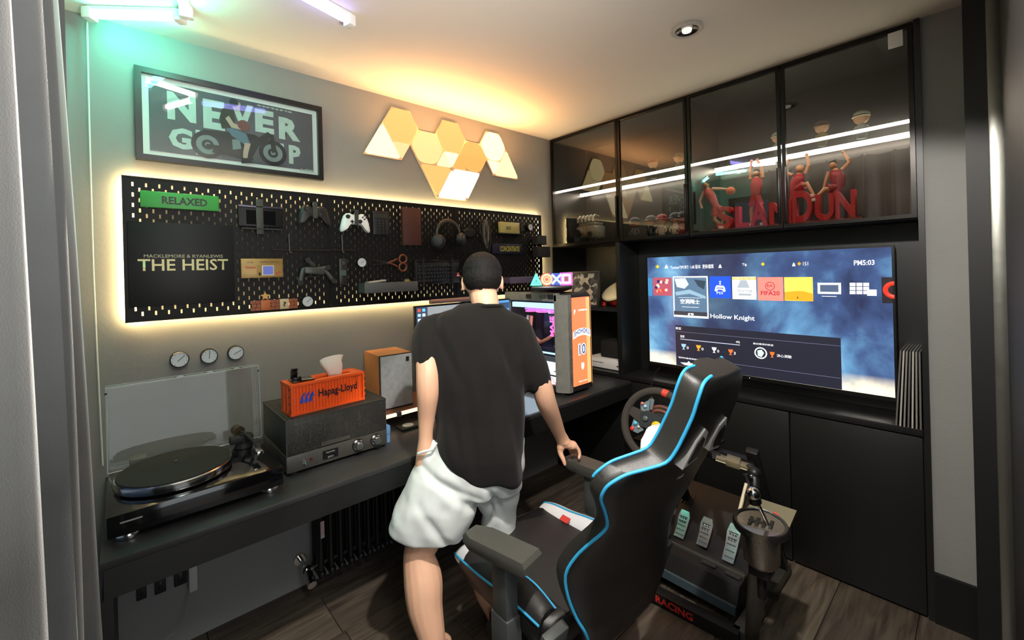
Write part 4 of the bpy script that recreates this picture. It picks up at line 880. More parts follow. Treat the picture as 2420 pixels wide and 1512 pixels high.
ttext('THE WITCHER', 1742, 684, 1779, 691, G('grey', '7a8288'), 4, .02); tpoly([(1750, 662), (1764, 662), (1772, 680), (1742, 680)], G('cover_steel', 'a8b0b8'), 3); tile(1746, 693, 1776, 699, G('cover_steel', ''), 3)
tile(1790, 655, 1852, 711, G('salmon', 'f88878'), 2); RD = G('crimson', 'b8203a')
ttext('FIFA20', 1798, 687, 1843, 698, RD, 4, .02); ttext('EA', 1813, 672, 1827, 678, RD, 4, .02)
y_, z_ = tp(1820, 676); obj('menu_icon', M().torus((XT-.004, y_, z_), .021, .0018, (1, 0, 0), 36, 6), RD, scr)
tile(1853, 655, 1922, 712, G('yellow', 'f8dc50', 1.3), 2); tpoly([(1854, 690), (1885, 687), (1900, 688), (1922, 694), (1922, 712), (1854, 709)], G('dune', 'f0a81c', 1.0), 3); tpoly([(1883, 705), (1885, 699), (1888, 705)], G('brown', '8a4a1c'), 4)
tile(1932, 668, 1988, 695, SW_, 2); tile(1938, 673, 1982, 690, G('slate', '4a5a78'), 3); tile(1942, 699, 1977, 701, SW_, 2)
for i in range(3):
    for j in range(3): tile(2008+16*i, 668+9.5*j, 2022+16*i, 676+9.5*j, SW_, 2)
tile(2049, 684, 2072, 699, SW_, 3); tile(2083, 655, 2120, 717, G('night', '1c1622', .6), 2)
y_, z_ = tp(2108, 685); obj('menu_icon', M().torus((XT-.004, y_-.008, z_), .030, .009, (1, 0, 0), 30, 8, radians(90), radians(270), U=(0, -1, 0)), G('red', 'd8301c'), scr)
ttext('Hollow Knight', 1679, 741, 1784, 761, SW_, 4, .01); ttext('PM5:03', 2018, 615, 2067, 626, SW_, 4, .015); ttext('151', 1898, 619, 1910, 627, SW_); ttext('Turismo*SPORT: 1.68 版本  更新檔案', 1585, 627, 1687, 634, SW_)
ttext('Tig', 1754, 622, 1765, 629, SW_)
for px, py, c_ in ((1554, 630, 'f0c818'), (1803, 624, 'f0c818'), (1889, 623, 'f0a818')): tile(px-4, py-1.5, px+4, py+1.5, G('plus_'+c_, c_), 3); tile(px-1.5, py-4, px+1.5, py+4, G('plus_'+c_, c_), 3)
for px, py in ((1575, 630), (1702, 629), (1876, 625)): tpoly([(px-4, py+4), (px-2, py-2), (px, py-5), (px+2, py-2), (px+4, py+4)], SW_, 3)
def bar(px0, py0, px1, py1, m, lay=3, th=.0015):
    y1, z1 = tp(px0, py0); y0, z0 = tp(px1, py1); xx = XT-.0012-.0007*lay
    z_ = (z0+z1)/2; obj('menu_line', M().box(xx-.0003, xx, y0, y1, z_-th, z_+th), m, scr)
LG = G('linegrey', '6c7088'); bar(1598, 783, 1986, 817, LG, th=.0009); bar(1608, 801, 1749, 815, G('linepale', 'b0b4c8'), th=.0022); bar(1600, 847, 1986, 887, LG, th=.0009)
def trophy(px, py, c_, s_=1):
    m = G('trophy_'+c_, c_)
    tpoly([(px-6*s_, py-6*s_), (px+6*s_, py-5*s_), (px+4*s_, py+s_), (px+1.3*s_, py+3*s_), (px+1.3*s_, py+6*s_), (px+4*s_, py+8*s_), (px-4*s_, py+7*s_), (px-1.3*s_, py+5*s_), (px-1.3*s_, py+3*s_), (px-4*s_, py)], m, 3)
for px, py, c_, dg in ((1616, 818, '9cc0f0', '0'), (1651, 821, 'f0a028', '0'), (1688, 826, 'd8dcdc', '0'), (1727, 831, 'f07028', '3')):
    trophy(px, py, c_); ttext(dg, px+7, py, px+12, py+7, SW_)
trophy(1825, 837, 'f07028'); y_, z_ = tp(1798, 834); obj('menu_icon', M().torus((XT-.004, y_, z_), .028, .003, (1, 0, 0), 30, 6), SW_, scr)
tpoly([(1790, 828), (1800, 826), (1806, 834), (1800, 844), (1791, 840)], G('badge', 'c8e0d0'), 3)
ttext('決心測驗', 1836, 836, 1871, 847, SW_); ttext('最近獲得的獎盃', 1780, 809, 1828, 818, SW_); ttext('獎盃', 1597, 772, 1610, 779, SW_); ttext('進度', 1608, 791, 1618, 798, SW_); ttext('獲得的最高階獎盃', 1604, 842, 1652, 852, SW_); ttext('4%', 1739, 805, 1749, 811, SW_)
tpoly([(1608, 856), (1624, 857), (1628, 853), (1632, 858), (1644, 859), (1630, 864), (1618, 862)], SW_, 3)
obj('status_light', M().cyl((XT-.002, (ty0+ty1)/2, tz0-.010), (XT-.004, (ty0+ty1)/2, tz0-.010), .002, n=8), glow('tv_led', (1, .8, .6), 1), tv)
# ------------------------------------------------------------------ long desk and what stands on it
ZD = .74; YD = 1.535
DT = mat('desk_top_black', '2c2c2c', .38, na=.25, ns=7, rvar=.12, bump=.05, bs=300); DF = mat('desk_front_black', '111110', .5, na=.08)
dk = thing('desk', 'long black built-in desk running along the grey wall to the cabinets', 'desk', (1.2, 1.85, 0))
obj('worktop', M().box(-.052, 2.398, YD, 2.196, ZD-.020, ZD, bev=.0015), DT, dk)
obj('apron', M().box(-.045, 2.398, YD+.002, YD+.020, ZD-.100, ZD-.021), DF, dk)
obj('side_panel', M().box(-.050, -.028, YD+.004, 2.196, 0, ZD-.101), DF, dk)
obj('underside', M().box(-.03, 2.398, YD+.021, 2.196, ZD-.045, ZD-.021), DF, dk)
# sockets and charger on the wall under the desk
for px0, py0, px1, py1, lb in ((322, 1385, 347, 1412, 'black wall socket under the desk, nearest the curtain'), (365, 1368, 393, 1396, 'black wall socket under the desk, between the other two'), (411, 1349, 442, 1376, 'black wall socket under the desk, beside the white charger')):
    p = PX(px0, py0, 1, 2.19); q = PX(px1, py1, 1, 2.19)
    s_ = thing('wall_socket', lb, 'socket', ((p.x+q.x)/2, 2.19, q.z), group='black wall sockets under the desk')
    obj('plate', M().box(p.x, q.x, 2.188, 2.1995, q.z, p.z, bev=.002), BLACKM, s_)
    obj('insert', M().box(p.x+.012, q.x-.012, 2.185, 2.189, q.z+.015, p.z-.015, bev=.001), BLACK, s_)
p = PX(444, 1330, 1, 2.17); q = PX(467, 1388, 1, 2.17)
c = thing('charger', 'white plug-in charger with a thin cable under the desk', 'charger', ((p.x+q.x)/2, 2.18, q.z))
obj('body', M().box(p.x, q.x, 2.150, 2.1995, q.z, p.z, bev=.006), mat('charger_white', 'b8bab6', .5), c)
pts = [PX(452, 1389, 1, 2.16), PX(447, 1410, 1, 2.15), PX(440, 1440, 1, 2.15), PX(432, 1470, 1, 2.15), PX(415, 1492, 1, 2.14), PX(395, 1506, 1, 2.13), PX(380, 1530, 1, 2.12)]
pts[-1].z = max(pts[-1].z, .01)
obj('cable', M().tube(pts, .0018, 6), mat('cable_grey', '8a8a88', .5), c)
# radiator
RB = mat('radiator_black', '0f0f0f', .45)
r = thing('radiator', 'black column radiator on the wall under the desk with a chrome valve', 'radiator', (.9, 2.10, .09))
rm = None
for i in range(13):
    x = .652+.045*i; zb, ztp = .115, .52
    m = M()
    for y in (2.055, 2.095, 2.135):
        m.tube([(x, y, zb), (x, y, ztp)], .0125, 8)
    m.tube([(x, 2.045, zb), (x, 2.145, zb)], .018, 10).tube([(x, 2.045, ztp), (x, 2.145, ztp)], .018, 10).ball((x, 2.045, zb), .018, n=8).ball((x, 2.045, ztp), .018, n=8)
    obj('column', m, RB, r, smooth=60)
for z in (.135, .50): obj('header_pipe', M().cyl((.64, 2.095, z), (1.20, 2.095, z), .015, n=12), RB, r)
obj('wall_bracket', M().box(.70, .73, 2.14, 2.199, .40, .43).box(1.10, 1.13, 2.14, 2.199, .40, .43), RB, r)
v = obj('valve', M().cyl((.64, 2.095, .135), (.60, 2.095, .135), .012).ball((.60, 2.095, .135), .020).cyl((.60, 2.095, .135), (.60, 2.199, .135), .011).cyl((.60, 2.075, .125), (.60, 2.045, .115), .020, .018), CHROME, r, smooth=60)
obj('valve_knob', M().cyl((.60, 2.045, .115), (.60, 2.015, .105), .021, .019), CHROME, v); obj('wall_flange', M().cyl((.60, 2.198, .135), (.60, 2.185, .135), .026), CHROME, v)
obj('air_valve', M().cyl((.64, 2.06, .50), (.615, 2.06, .50), .008).cyl((.615, 2.06, .50), (.608, 2.06, .50), .011), CHROME, r)
obj('sticker', M().box(.644, .660, 2.0255, 2.0268, .30, .36), mat('sticker_pink', 'c8a8ae', .6), r)
obj('sticker', M().box(.644, .660, 2.0252, 2.0268, .285, .30), mat('sticker_white', 'b4bcc0', .6), r)
# turntable
tt = thing('turntable', 'glossy black record player with its clear lid open', 'record player', (.17, 1.78, ZD))
GB = mat('piano_black', '0b0a0c', .12, coat=.8)
x0, x1, y0, y1 = -.040, .395, 1.60, 1.965
obj('plinth', M().box(x0, x1, y0, y1, .765, .825, bev=.003), GB, tt)
for x in (x0+.045, x1-.035):
    for y in (y0+.045, y1-.045): obj('foot', M().lathe([(.016, .026), (.028, .020), (.030, .010), (.026, .001)], (x, y, ZD), n=24), CHROME, tt, smooth=60)
pc = Vector((.125, 1.785, .826))
pl = obj('platter', M().lathe([(.120, 0), (.152, .006), (.154, .010), (.154, .028), (.151, .031), (.148, .031)], pc, n=64), mat('platter_steel', 'c0c4c4', .18, 1), tt, smooth=30)
obj('slip_mat', M().lathe([(.1475, .030), (.1475, .0345), (.147, .0350)], pc, n=64), mat('slip_mat_black', '161514', .7, na=.08, bump=.1, bs=400), pl)
obj('spindle', M().cyl(pc+Vector((0, 0, .034)), pc+Vector((0, 0, .047)), .0035, n=12), CHROME, pl)
ab_ = Vector((.335, 1.895, .826))
arm = obj('tonearm_base', M().cyl(ab_, ab_+Vector((0, 0, .018)), .030, .026).cyl(ab_+Vector((0, 0, .018)), ab_+Vector((0, 0, .05)), .014).box(ab_.x-.045, ab_.x+.03, ab_.y-.012, ab_.y+.02, .845, .87, bev=.003), BLACKM, tt, smooth=40)
obj('tonearm', M().tube([ab_+Vector((-.01, .045, .052)), ab_+Vector((0, 0, .052)), ab_+Vector((.012, -.09, .046)), ab_+Vector((.012, -.17, .036))], [.006, .006, .005, .0045], 12), mat('arm_grey', '3a3a3a', .3, .6), arm, smooth=60)
obj('counterweight', M().cyl(ab_+Vector((-.008, .028, .052)), ab_+Vector((-.014, .062, .053)), .018), mat('weight_bronze', '5a4a3a', .35, .7), arm)
obj('headshell', M().obox(ab_+Vector((.012, -.185, .032)), .010, .020, .006, bev=.002).cyl(ab_+Vector((.012, -.16, .034)), ab_+Vector((.010, -.172, .022)), .009), CHROME, arm)
obj('arm_rest', M().cyl((.335, 1.75, .826), (.335, 1.75, .858), .005, n=10), BLACKM, arm)
obj('power_switch', M().box(x0+.028, x0+.075, y0-.0012, y0+.001, .800, .804), mat('badge_silver', 'a0a0a0', .3, .8), tt)
hp = Vector((.0, 0, 0))
AC = glass('clear_acrylic', (.97, .98, .975), 1.25); ACE = mat('acrylic_edge', 'cfdcd6', .15, trans=.6)
# the open lid: a shallow clear tray standing on its rear edge, top leaning back
ld = thing  # (kept with the turntable: it moves with its hinges)
yb, zb_ = 1.965, .840
LU = Vector((1, 0, 0)); LV = Vector((0, .08, .997)).normalized(); LN = LU.cross(LV)   # LN points to the room
LN = Vector((0, -.997, .08)).normalized(); th = .0022; Wd, Hd, Dp = .437, .272, .060
o0 = Vector((x0, yb, zb_))
m = M()
m.obox(o0+LU*Wd/2+LV*Hd/2, Wd/2, Hd/2, th, LU, LV, LN)
for c_, hx, hy in ((LU*Wd/2+LV*th, Wd/2, th), (LU*Wd/2+LV*(Hd-th), Wd/2, th), (LU*th+LV*Hd/2, th, Hd/2), (LU*(Wd-th)+LV*Hd/2, th, Hd/2)):
    m.obox(o0+c_+LN*(Dp/2), hx, hy, Dp/2, LU, LV, LN)
lid = obj('lid', m, AC, tt)
m = M()
def ed(a, b2, r=.0016): m.tube([a, b2], r, 6)
C4 = [o0+LN*Dp, o0+LU*Wd+LN*Dp, o0+LU*Wd+LV*Hd+LN*Dp, o0+LV*Hd+LN*Dp]; D4 = [c_-LN*Dp for c_ in C4]
for k in range(4): ed(C4[k], C4[(k+1) % 4]); ed(D4[k], D4[(k+1) % 4], .001); ed(C4[k], D4[k], .001)
obj('lid_edge', m, ACE, lid)
for x in (x0+.075, x1-.06): obj('hinge', M().box(x-.022, x+.022, yb-.03, yb+.012, .826, .862, bev=.003), mat('hinge_grey', '55554f', .4), tt)
for k, x in ((2, x1), (3, x0)): obj('lid_bumper', M().ball(o0+LV*(Hd*.93)+LU*(x-x0)+LN*Dp, .004, n=8), BLACKM, tt)
# amplifier
am = thing('tube_amplifier', 'grey mesh-caged tube amplifier with two silver knobs on the desk', 'amplifier', (.62, 1.87, ZD))
ax0, ax1, ay0, ay1 = .430, .815, 1.700, 2.04; AG = mat('amp_grey_metal', '55534d', .42, .55, na=.06); 
obj('chassis', M().box(ax0, ax1, ay0, ay1, .752, .812, bev=.002), AG, am)
for x in (ax0+.03, ax1-.03):
    for y in (ay0+.03, ay1-.03): obj('foot', M().cyl((x, y, ZD), (x, y, .753), .018), BLACKM, am)
mesh_mat = bpy.data.materials.new('perforated_cage'); mesh_mat.use_nodes = True; nt = mesh_mat.node_tree
P = nt.nodes['Principled BSDF']; P.inputs['Base Color'].default_value = (*srgb('4c4b46'), 1); P.inputs['Metallic'].default_value = .5; P.inputs['Roughness'].default_value = .45
tc = nt.nodes.new('ShaderNodeTexCoord'); vs_ = nt.nodes.new('ShaderNodeTexVoronoi'); vs_.inputs['Scale'].default_value = 210; vs_.inputs['Randomness'].default_value = 0
gt = nt.nodes.new('ShaderNodeMath'); gt.operation = 'LESS_THAN'; gt.inputs[1].default_value = .36; tr = nt.nodes.new('ShaderNodeBsdfTransparent'); ms = nt.nodes.new('ShaderNodeMixShader')
nt.links.new(tc.outputs['Object'], vs_.inputs[0]); nt.links.new(vs_.outputs['Distance'], gt.inputs[0]); nt.links.new(gt.outputs[0], ms.inputs[0]); nt.links.new(P.outputs[0], ms.inputs[1]); nt.links.new(tr.outputs[0], ms.inputs[2]); nt.links.new(ms.outputs[0], nt.nodes['Material Output'].inputs[0])
cg = obj('mesh_cage', M().box(ax0+.002, ax1-.002, ay0+.004, ay1-.004, .813, .940, bev=.002), mesh_mat, am)
obj('cage_edge', (lambda m: [m.beam(a_, b2, .003, .003) for a_, b2 in (((ax0, ay0+.003, .941), (ax1, ay0+.003, .941)), ((ax0, ay1-.003, .941), (ax1, ay1-.003, .941)), ((ax0+.002, ay0, .941), (ax0+.002, ay1, .941)), ((ax1-.002, ay0, .941), (ax1-.002, ay1, .941)), ((ax0+.002, ay0+.003, .812), (ax0+.002, ay0+.003, .941)), ((ax1-.002, ay0+.003, .812), (ax1-.002, ay0+.003, .941)))] and m)(M()), AG, cg)
TG = glass('vacuum_tube_glass', (.9, .9, .88), 1.6)
for i, x in enumerate((.53, .60, .67, .74)):
    tb = obj('vacuum_tube', M().lathe([(.017, 0), (.018, .05), (.012, .072), (.003, .080)], (x, 1.80 if i % 2 else 1.76, .814), n=16), TG, am, smooth=60)
    obj('electrode', M().cyl((x, 1.80 if i % 2 else 1.76, .820), (x, 1.80 if i % 2 else 1.76, .865), .007, n=8), STEEL, tb)
for x in (.48, .77): obj('transformer', M().box(x-.035, x+.035, 1.91, 1.99, .813, .905, bev=.004), BLACKM, am)
for x in (.690, .765): 
    k = obj('knob', M().lathe([(.020, 0), (.020, .004), (.017, .006), (.016, .022), (.014, .025)], (x, ay0, .785), (0, -1, 0), 28), CHROME, am, smooth=35)
    obj('knob_ring', M().torus((x, ay0-.002, .785), .021, .002, (0, 1, 0), 28, 6), BLACK, k)
bd = obj('badge', M().box(.555, .612, ay0-.003, ay0, .766, .798), BLACK, am)
BL = mat('badge_letter_silver', 'b8b8b0', .4); text('lettering', 'Raphaelite', BL, bd, (.5835, ay0-.0032, .790), U, V, .032, .007, .0003); text('lettering', 'EP34', BL, bd, (.5835, ay0-.0032, .772), U, V, .020, .006, .0003)
obj('toggle_switch', M().cyl((.487, ay0, .782), (.487, ay0-.008, .782), .008).cyl((.487, ay0-.006, .782), (.490, ay0-.022, .774), .003), CHROME, am)
obj('indicator', M().cyl((.513, ay0, .782), (.513, ay0-.004, .782), .005, n=14), mat('indicator_red', '5a1c16', .3), am)
obj('label_plate', M().box(.55, .66, ay0-.001, ay0+.003, .818, .832), AG, cg)
# orange container box and what is on it
cb = thing('tissue_box', 'orange shipping-container tissue box with dark lettering and a blue emblem on the amplifier', 'tissue box', (.60, 1.80, .942), rz=radians(3))
OR = mat('container_orange', 'e8571a', .45, na=.04)
W_, Dd, H_ = .290, .105, .117
m = M(); n = 22; seg = (W_-.024)/n; zb0, zt0 = .006, H_-.008
prof = [(-W_/2+.012, 0)]
for i in range(n):
    xx = -W_/2+.012+i*seg
    prof += [(xx+seg*.15, .0), (xx+seg*.28, .004), (xx+seg*.72, .004), (xx+seg*.85, 0)]
prof.append((W_/2-.012, 0))
front = [(x, -Dd/2+.001+d) for x, d in prof]; back = [(x, Dd/2-.001-d) for x, d in prof[::-1]]
m.rings([[(x, y, z) for x, y in front+back] for z in (zb0, zt0)])
body = obj('body', m, OR, cb, smooth=0, local=True)
fr_ = M()
for y in (-Dd/2+.002, Dd/2-.002):
    for z in (.004, H_-.005): fr_.beam((-W_/2, y, z), (W_/2, y, z), .006, .009)
    for x in (-W_/2+.006, W_/2-.006): fr_.beam((x, y, 0), (x, y, H_), .007, .012, upv=(0, 1, 0))
for x in (-W_/2+.004, W_/2-.004):
    for z in (.004, H_-.005): fr_.beam((x, -Dd/2, z), (x, Dd/2, z), .008, .009)
obj('frame', fr_, OR, cb, local=True)
for s_ in (-1, 1): obj('door', M().box(s_*(W_/2-.004)-.002, s_*(W_/2-.004)+.002, -Dd/2+.008, Dd/2-.008, .012, H_-.012).box(s_*(W_/2-.001)-.001, s_*(W_/2-.001)+.002, -.022, -.018, .01, H_-.01).box(s_*(W_/2-.001)-.001, s_*(W_/2-.001)+.002, .018, .022, .01, H_-.01), OR, cb, local=True)
for s_ in (-1, 1):
    for z in (.02, .045, .07, .095): obj('hinge', M().box(s_*W_/2-.003, s_*W_/2+.003, -Dd/2, -Dd/2+.008, z, z+.006), mat('container_hinge', '7a2a10', .5) if s_ < 0 else OR, cb, local=True)
m = M().box(-W_/2+.004, -.045, -Dd/2+.004, Dd/2-.004, H_-.006, H_-.002).box(.105, W_/2-.004, -Dd/2+.004, Dd/2-.004, H_-.006, H_-.002).box(-.045, .105, -Dd/2+.004, -.016, H_-.006, H_-.002).box(-.045, .105, .016, Dd/2-.004, H_-.006, H_-.002)
obj('top_panel', m, OR, cb, local=True)
text('lettering', 'Hapag-Lloyd', mat('container_ink', '16161e', .5), cb, (.035, -Dd/2-.0002, .062), U, V, .155, .038, .0004, bold=.02, local=True)
BLU = mat('container_blue', '2448c0', .5)
for k in range(3):
    ox_ = -.112+.016*k
    obj('emblem', M().prism([(ox_, .045), (ox_+.006, .066), (ox_+.020, .082), (ox_+.020, .072), (ox_+.012, .064), (ox_+.014, .056), (ox_+.014, .044), (ox_+.004, .040)], (0, -Dd/2-.0003, 0), U, V, N, 0, .0003), BLU, cb, local=True)
obj('emblem', M().prism([(-.070, .060), (-.056, .062), (-.058, .068), (-.070, .070)], (0, -Dd/2-.0003, 0), U, V, N, 0, .0003), BLU, cb, local=True)
for k, (s_, w_) in enumerate((('HLXU 200810 4', .030), ('22G1', .012), ('MAX 30480', .008))): text('lettering', s_, mat('container_ink', ''), cb, (.110+.0*k, -Dd/2-.0002, .102-.009*k), U, V, w_, .005, .0004, local=True)
# tissue
m = M(); n = 14; rs = []
base = Vector((.60, 1.80, .942+.117)) + Vector((.045, .002, -.006))
for j in range(8):
    h = j/7; r_ = []
    for i in range(n):
        a_ = 2*pi*i/n; rx = (.026+.022*h)*(1+.10*sin(3*a_+j)); ry = .006+.010*sin(pi*min(1, h*.9))*(1+.3*sin(2*a_+1))
        r_.append(base+Vector((cos(a_)*rx-.010*h, sin(a_)*ry+.012*h, .072*h*(1-.14*cos(a_-2)*h))))
    rs.append(r_)
m.rings(rs); tag(obj('tissue', m, mat('tissue_paper', 'd9d0c4', .9, bump=.2, bs=60), None, smooth=80), 'white paper tissue standing out of the orange box', 'tissue')
ph = thing('phone_stand', 'small black watch and phone stand on top of the orange box', 'stand', (.515, 1.795, 1.060))
obj('tray', M().box(.475, .555, 1.765, 1.828, 1.0595, 1.064, bev=.0015), GB, ph)
obj('cradle', M().obox((.490, 1.800, 1.087), .012, .004, .022, (1, 0, 0), (0, 1, .25), (0, -.25, 1), .002).obox((.497, 1.787, 1.070), .014, .010, .006, bev=.002), BLACK, ph)
obj('phone', M().obox((.488, 1.792, 1.094), .011, .002, .014, (1, 0, 0), (0, 1, .25), (0, -.25, 1), .001), mat('dark_glass', '101214', .1), ph)
# blue box corner by the amplifier
tag(obj('card_box', M().box(.822, .848, 1.735, 1.78, .7405+.035, .811, bev=.001).box(.824, .846, 1.737, 1.778, .7405, .776), mat('blue_card', '5b87b4', .5), None), 'small pale blue box beside the amplifier', 'box')
# desk riser shelf with speaker, light bar
rs_ = thing('desk_riser', 'dark wooden riser shelf along the back of the desk under the speaker', 'shelf', (1.35, 2.05, ZD))
WD = mat('riser_wood', '5a3222', .5, na=.2, ns=12); 
obj('board', M().box(.83, 1.80, 1.90, 2.15, .792, .806, bev=.001), WD, rs_)
for x in (.845, 1.30, 1.79): obj('support', M().box(x-.008, x+.008, 1.92, 2.14, .7405, .791), WD, rs_)
sp_ = thing('bookshelf_speaker', 'walnut bookshelf speaker with grey cloth front beside the monitor', 'speaker', (1.0, 2.03, .807), rz=radians(-4))
WN = mat('walnut_veneer', '9a6238', .42, na=.18, ns=9); nt = WN.node_tree
obj('cabinet', M().box(-.085, .085, -.07, .13, 0, .262, bev=.0015), WN, sp_, local=True)
obj('front_frame', M().box(-.085, .085, -.074, -.070, 0, .262), mat('grille_edge_brown', '2a1812', .5), sp_, local=True)
obj('grille', M().box(-.080, .080, -.082, -.074, .006, .257, bev=.001), mat('grille_cloth', '87898a', .95, na=.35, ns=38, bump=.4, bs=900), sp_, local=True)
obj('badge', M().box(.048, .064, -.085, -.082, .222, .244), mat('badge_bronze', '38352e', .35, .6), sp_, local=True)
lb = thing('light_bar', 'glowing warm light bar lying along the front of the riser shelf', 'light bar', (1.1, 1.885, .79))
obj('tube', M().cyl((.85, 1.888, .797), (1.78, 1.888, .797), .0085, n=14), glow('peach_bar', (1, .62, .38), 1.6), lb)
for x in (.965, 1.6): obj('clip', M().box(x-.012, x+.012, 1.876, 1.899, .786, .808, bev=.002), mat('clip_grey', '4a4644', .4), lb)
# charging pad on the desk, white cable
pd = thing('charging_pad', 'small black and white oval pad with a cable on the desk behind the arm', 'pad', (.99, 1.83, ZD))
obj('base', M().box(.94, 1.06, 1.80, 1.87, ZD+.0005, ZD+.012, bev=.004), BLACKM, pd); obj('disc', M().lathe([(.026, .012), (.026, .014), (.024, .0145)], (.985, 1.835, ZD), n=28), mat('pad_grey', 'a8a8a4', .4), pd)
# desk mat and mouse
tag(obj('desk_mat', M().box(1.12, 1.70, 1.548, 1.86, ZD+.0005, ZD+.0035), mat('mat_blue', '8fa6bf', .7, bump=.1, bs=600), None), 'pale blue desk mat in front of the computer', 'desk mat')
mo = thing('mouse', 'grey computer mouse on the pale blue mat beside the shirt', 'mouse', (1.49, 1.66, ZD+.004))
obj('shell', M().rings([[(1.49+cos(a_)*.031*k, 1.665+sin(a_)*.055*k, ZD+.004+h) for a_ in [2*pi*i/24 for i in range(24)]] for k, h in ((.92, .0), (1, .008), (.95, .022), (.75, .034), (.35, .040))]), mat('mouse_grey', '5a5a5e', .35), mo, smooth=60)
obj('wheel', M().cyl((1.487, 1.695, ZD+.037), (1.493, 1.695, ZD+.037), .008, n=14), BLACKM, mo)
# monitor
mn = thing('monitor', 'thin black monitor on the desk mostly hidden by the man', 'monitor', (1.39, 1.95, .807))
a = PX(981, 724, 1, 1.90); b_ = PX(1205, 697, 1, 1.90); mz1 = a.z; mz0 = mz1-.385
obj('housing', M().box(a.x, b_.x, 1.902, 1.922, mz0, mz1, bev=.002), BLACK, mn)
obj('stand', M().box(1.37, 1.43, 1.925, 1.95, .825, 1.15).box(1.28, 1.52, 1.915, 2.10, .8075, .816, bev=.002).box(1.385, 1.415, 1.925, 2.0, .816, .84), BLACKM, mn)
scm = glow('monitor_screen', '3a4660', 1.0)
s2 = obj('screen', M().box(a.x+.007, b_.x-.007, 1.9005, 1.9022, mz0+.012, mz1-.007), scm, mn)
obj('wallpaper', M().box(a.x+.07, b_.x-.1, 1.8998, 1.9004, mz1-.075, mz1-.008), glow('wall_pale', '8a8e90', 1.1), s2); obj('wallpaper', M().box(b_.x-.10, b_.x-.008, 1.8998, 1.9004, mz1-.20, mz1-.008), glow('wall_sky', '4a90c8', 1.1), s2); obj('wallpaper', M().box(b_.x-.085, b_.x-.01, 1.8992, 1.8996, mz1-.055, mz1-.02), glow('wall_night', '24405e', 1.1), s2)
random.seed(3)
icg = [glow('icon_%d' % i, c_, 1.3) for i, c_ in enumerate(('e8f4ff', 'b8e0f0', '60b8e8', 'e04a3a', 'f0f0f0', '90c8e0', '7a5ad0', 'e8e8d0'))]
for j in range(15):
    for i in range(2):
        x = a.x+.022+i*.026; z = mz1-.022-j*.0242
        obj('desktop_icon', M().box(x-.008, x+.008, 1.8994, 1.9003, z-.007, z+.007), icg[random.randrange(8)], s2)
p0 = PX(1008, 710, 1, 1.88); p1 = PX(1110, 698, 1, 1.88)
mlb = thing('monitor_light', 'pinkish tubular lamp clipped along the top of the monitor', 'lamp', ((p0.x+p1.x)/2, 1.88, p0.z-.01))
zz = mz1+.018
obj('tube', M().cyl((p0.x+.02, 1.880, zz), (p0.x+.44, 1.880, zz), .0115, n=18), mat('bar_rose_metal', '8c6a60', .35, .5), mlb)
obj('clamp', M().box(1.36, 1.42, 1.884, 1.935, mz1+.001, mz1+.028, bev=.003), BLACKM, mlb)
# ------------------------------------------------------------------ computer case
pc_ = thing('computer_case', 'tall grey computer case with a glass side and glowing orange front screen', 'computer', (1.96, 1.84, ZD))
cx0, cx1, cy0, cy1, cz0, cz1 = 1.845, 2.085, 1.600, 2.10, ZD+.018, 1.327
GC = mat('case_grey_print', '77756e', .55, na=.3, ns=28)
fr = M()
# chamfered corner post
fr.prism([(cx0-.004, cy0+.055), (cx0+.030, cy0), (cx0+.058, cy0), (cx0+.058, cy0+.02), (cx0+.015, cy0+.075), (cx0-.004, cy0+.075)], (0, 0, 0), (1, 0, 0), (0, 1, 0), (0, 0, 1), cz0, cz1-.012)
obj('corner_post', fr, GC, pc_)
obj('top_beam', M().box(cx0-.004, cx0+.03, cy0+.055, cy1, cz1-.05, cz1, bev=.003), GC, pc_)
obj('bottom_beam', M().box(cx0-.004, cx0+.03, cy0+.075, cy1, cz0, cz0+.035, bev=.002), BLACKM, pc_)
obj('rear_post', M().box(cx0-.004, cx0+.02, cy1-.03, cy1, cz0+.035, cz1-.05), GC, pc_)
obj('top_panel', M().box(cx0+.03, cx1, cy0+.02, cy1, cz1-.03, cz1-.006, bev=.002).box(cx0+.05, cx1-.01, cy0+.005, cy0+.06, cz1-.03, cz1-.010, bev=.002), mat('case_top_dark', '242322', .5), pc_)
obj('back_panel', M().box(cx1-.01, cx1, cy0+.01, cy1, cz0, cz1-.03).box(cx0+.02, cx1-.01, cy1-.01, cy1, cz0, cz1-.03).box(cx0+.02, cx1-.01, cy0+.02, cy1-.01, cz0, cz0+.012), mat('case_inner_dark', '1b1a20', .5), pc_)
for x in (cx0+.03, cx1-.03):
    for y in (cy0+.06, cy1-.05): obj('foot', M().box(x-.02, x+.02, y-.03, y+.03, ZD+.0005, cz0), BLACKM, pc_)
wt = mat('case_print_dark', '3a3936', .6)
text('lettering', 'REPUBLIC OF GAMERS', wt, pc_, (cx0+.0455, cy0-.0006, .90), (0, 0, -1), (1, 0, 0), .20, .013, .0003, bold=.02)
for k in range(6): obj('print_stripe', M().beam((cx0+.034, cy0-.0006, 1.00+.012*k), (cx0+.054, cy0-.0006, 1.012+.012*k), .0006, .003, upv=(0, 1, 0)), wt, pc_)
for k in range(3): obj('print_stripe', M().beam((cx0+.031, cy0-.0006, 1.06+.05*k), (cx0+.057, cy0-.0006, 1.12+.05*k), .0006, .0035, upv=(0, 1, 0)), wt, pc_)
text('lettering', 'ROG', wt, pc_, (cx0-.0046, 1.76, cz1-.024), (0, -1, 0), (0, 0, 1), .05, .022, .0003, bold=.03)
for y in (1.70, 1.88): obj('latch', M().box(cx0-.006, cx0-.003, y-.022, y+.022, cz1-.036, cz1-.010), BLACK, pc_)
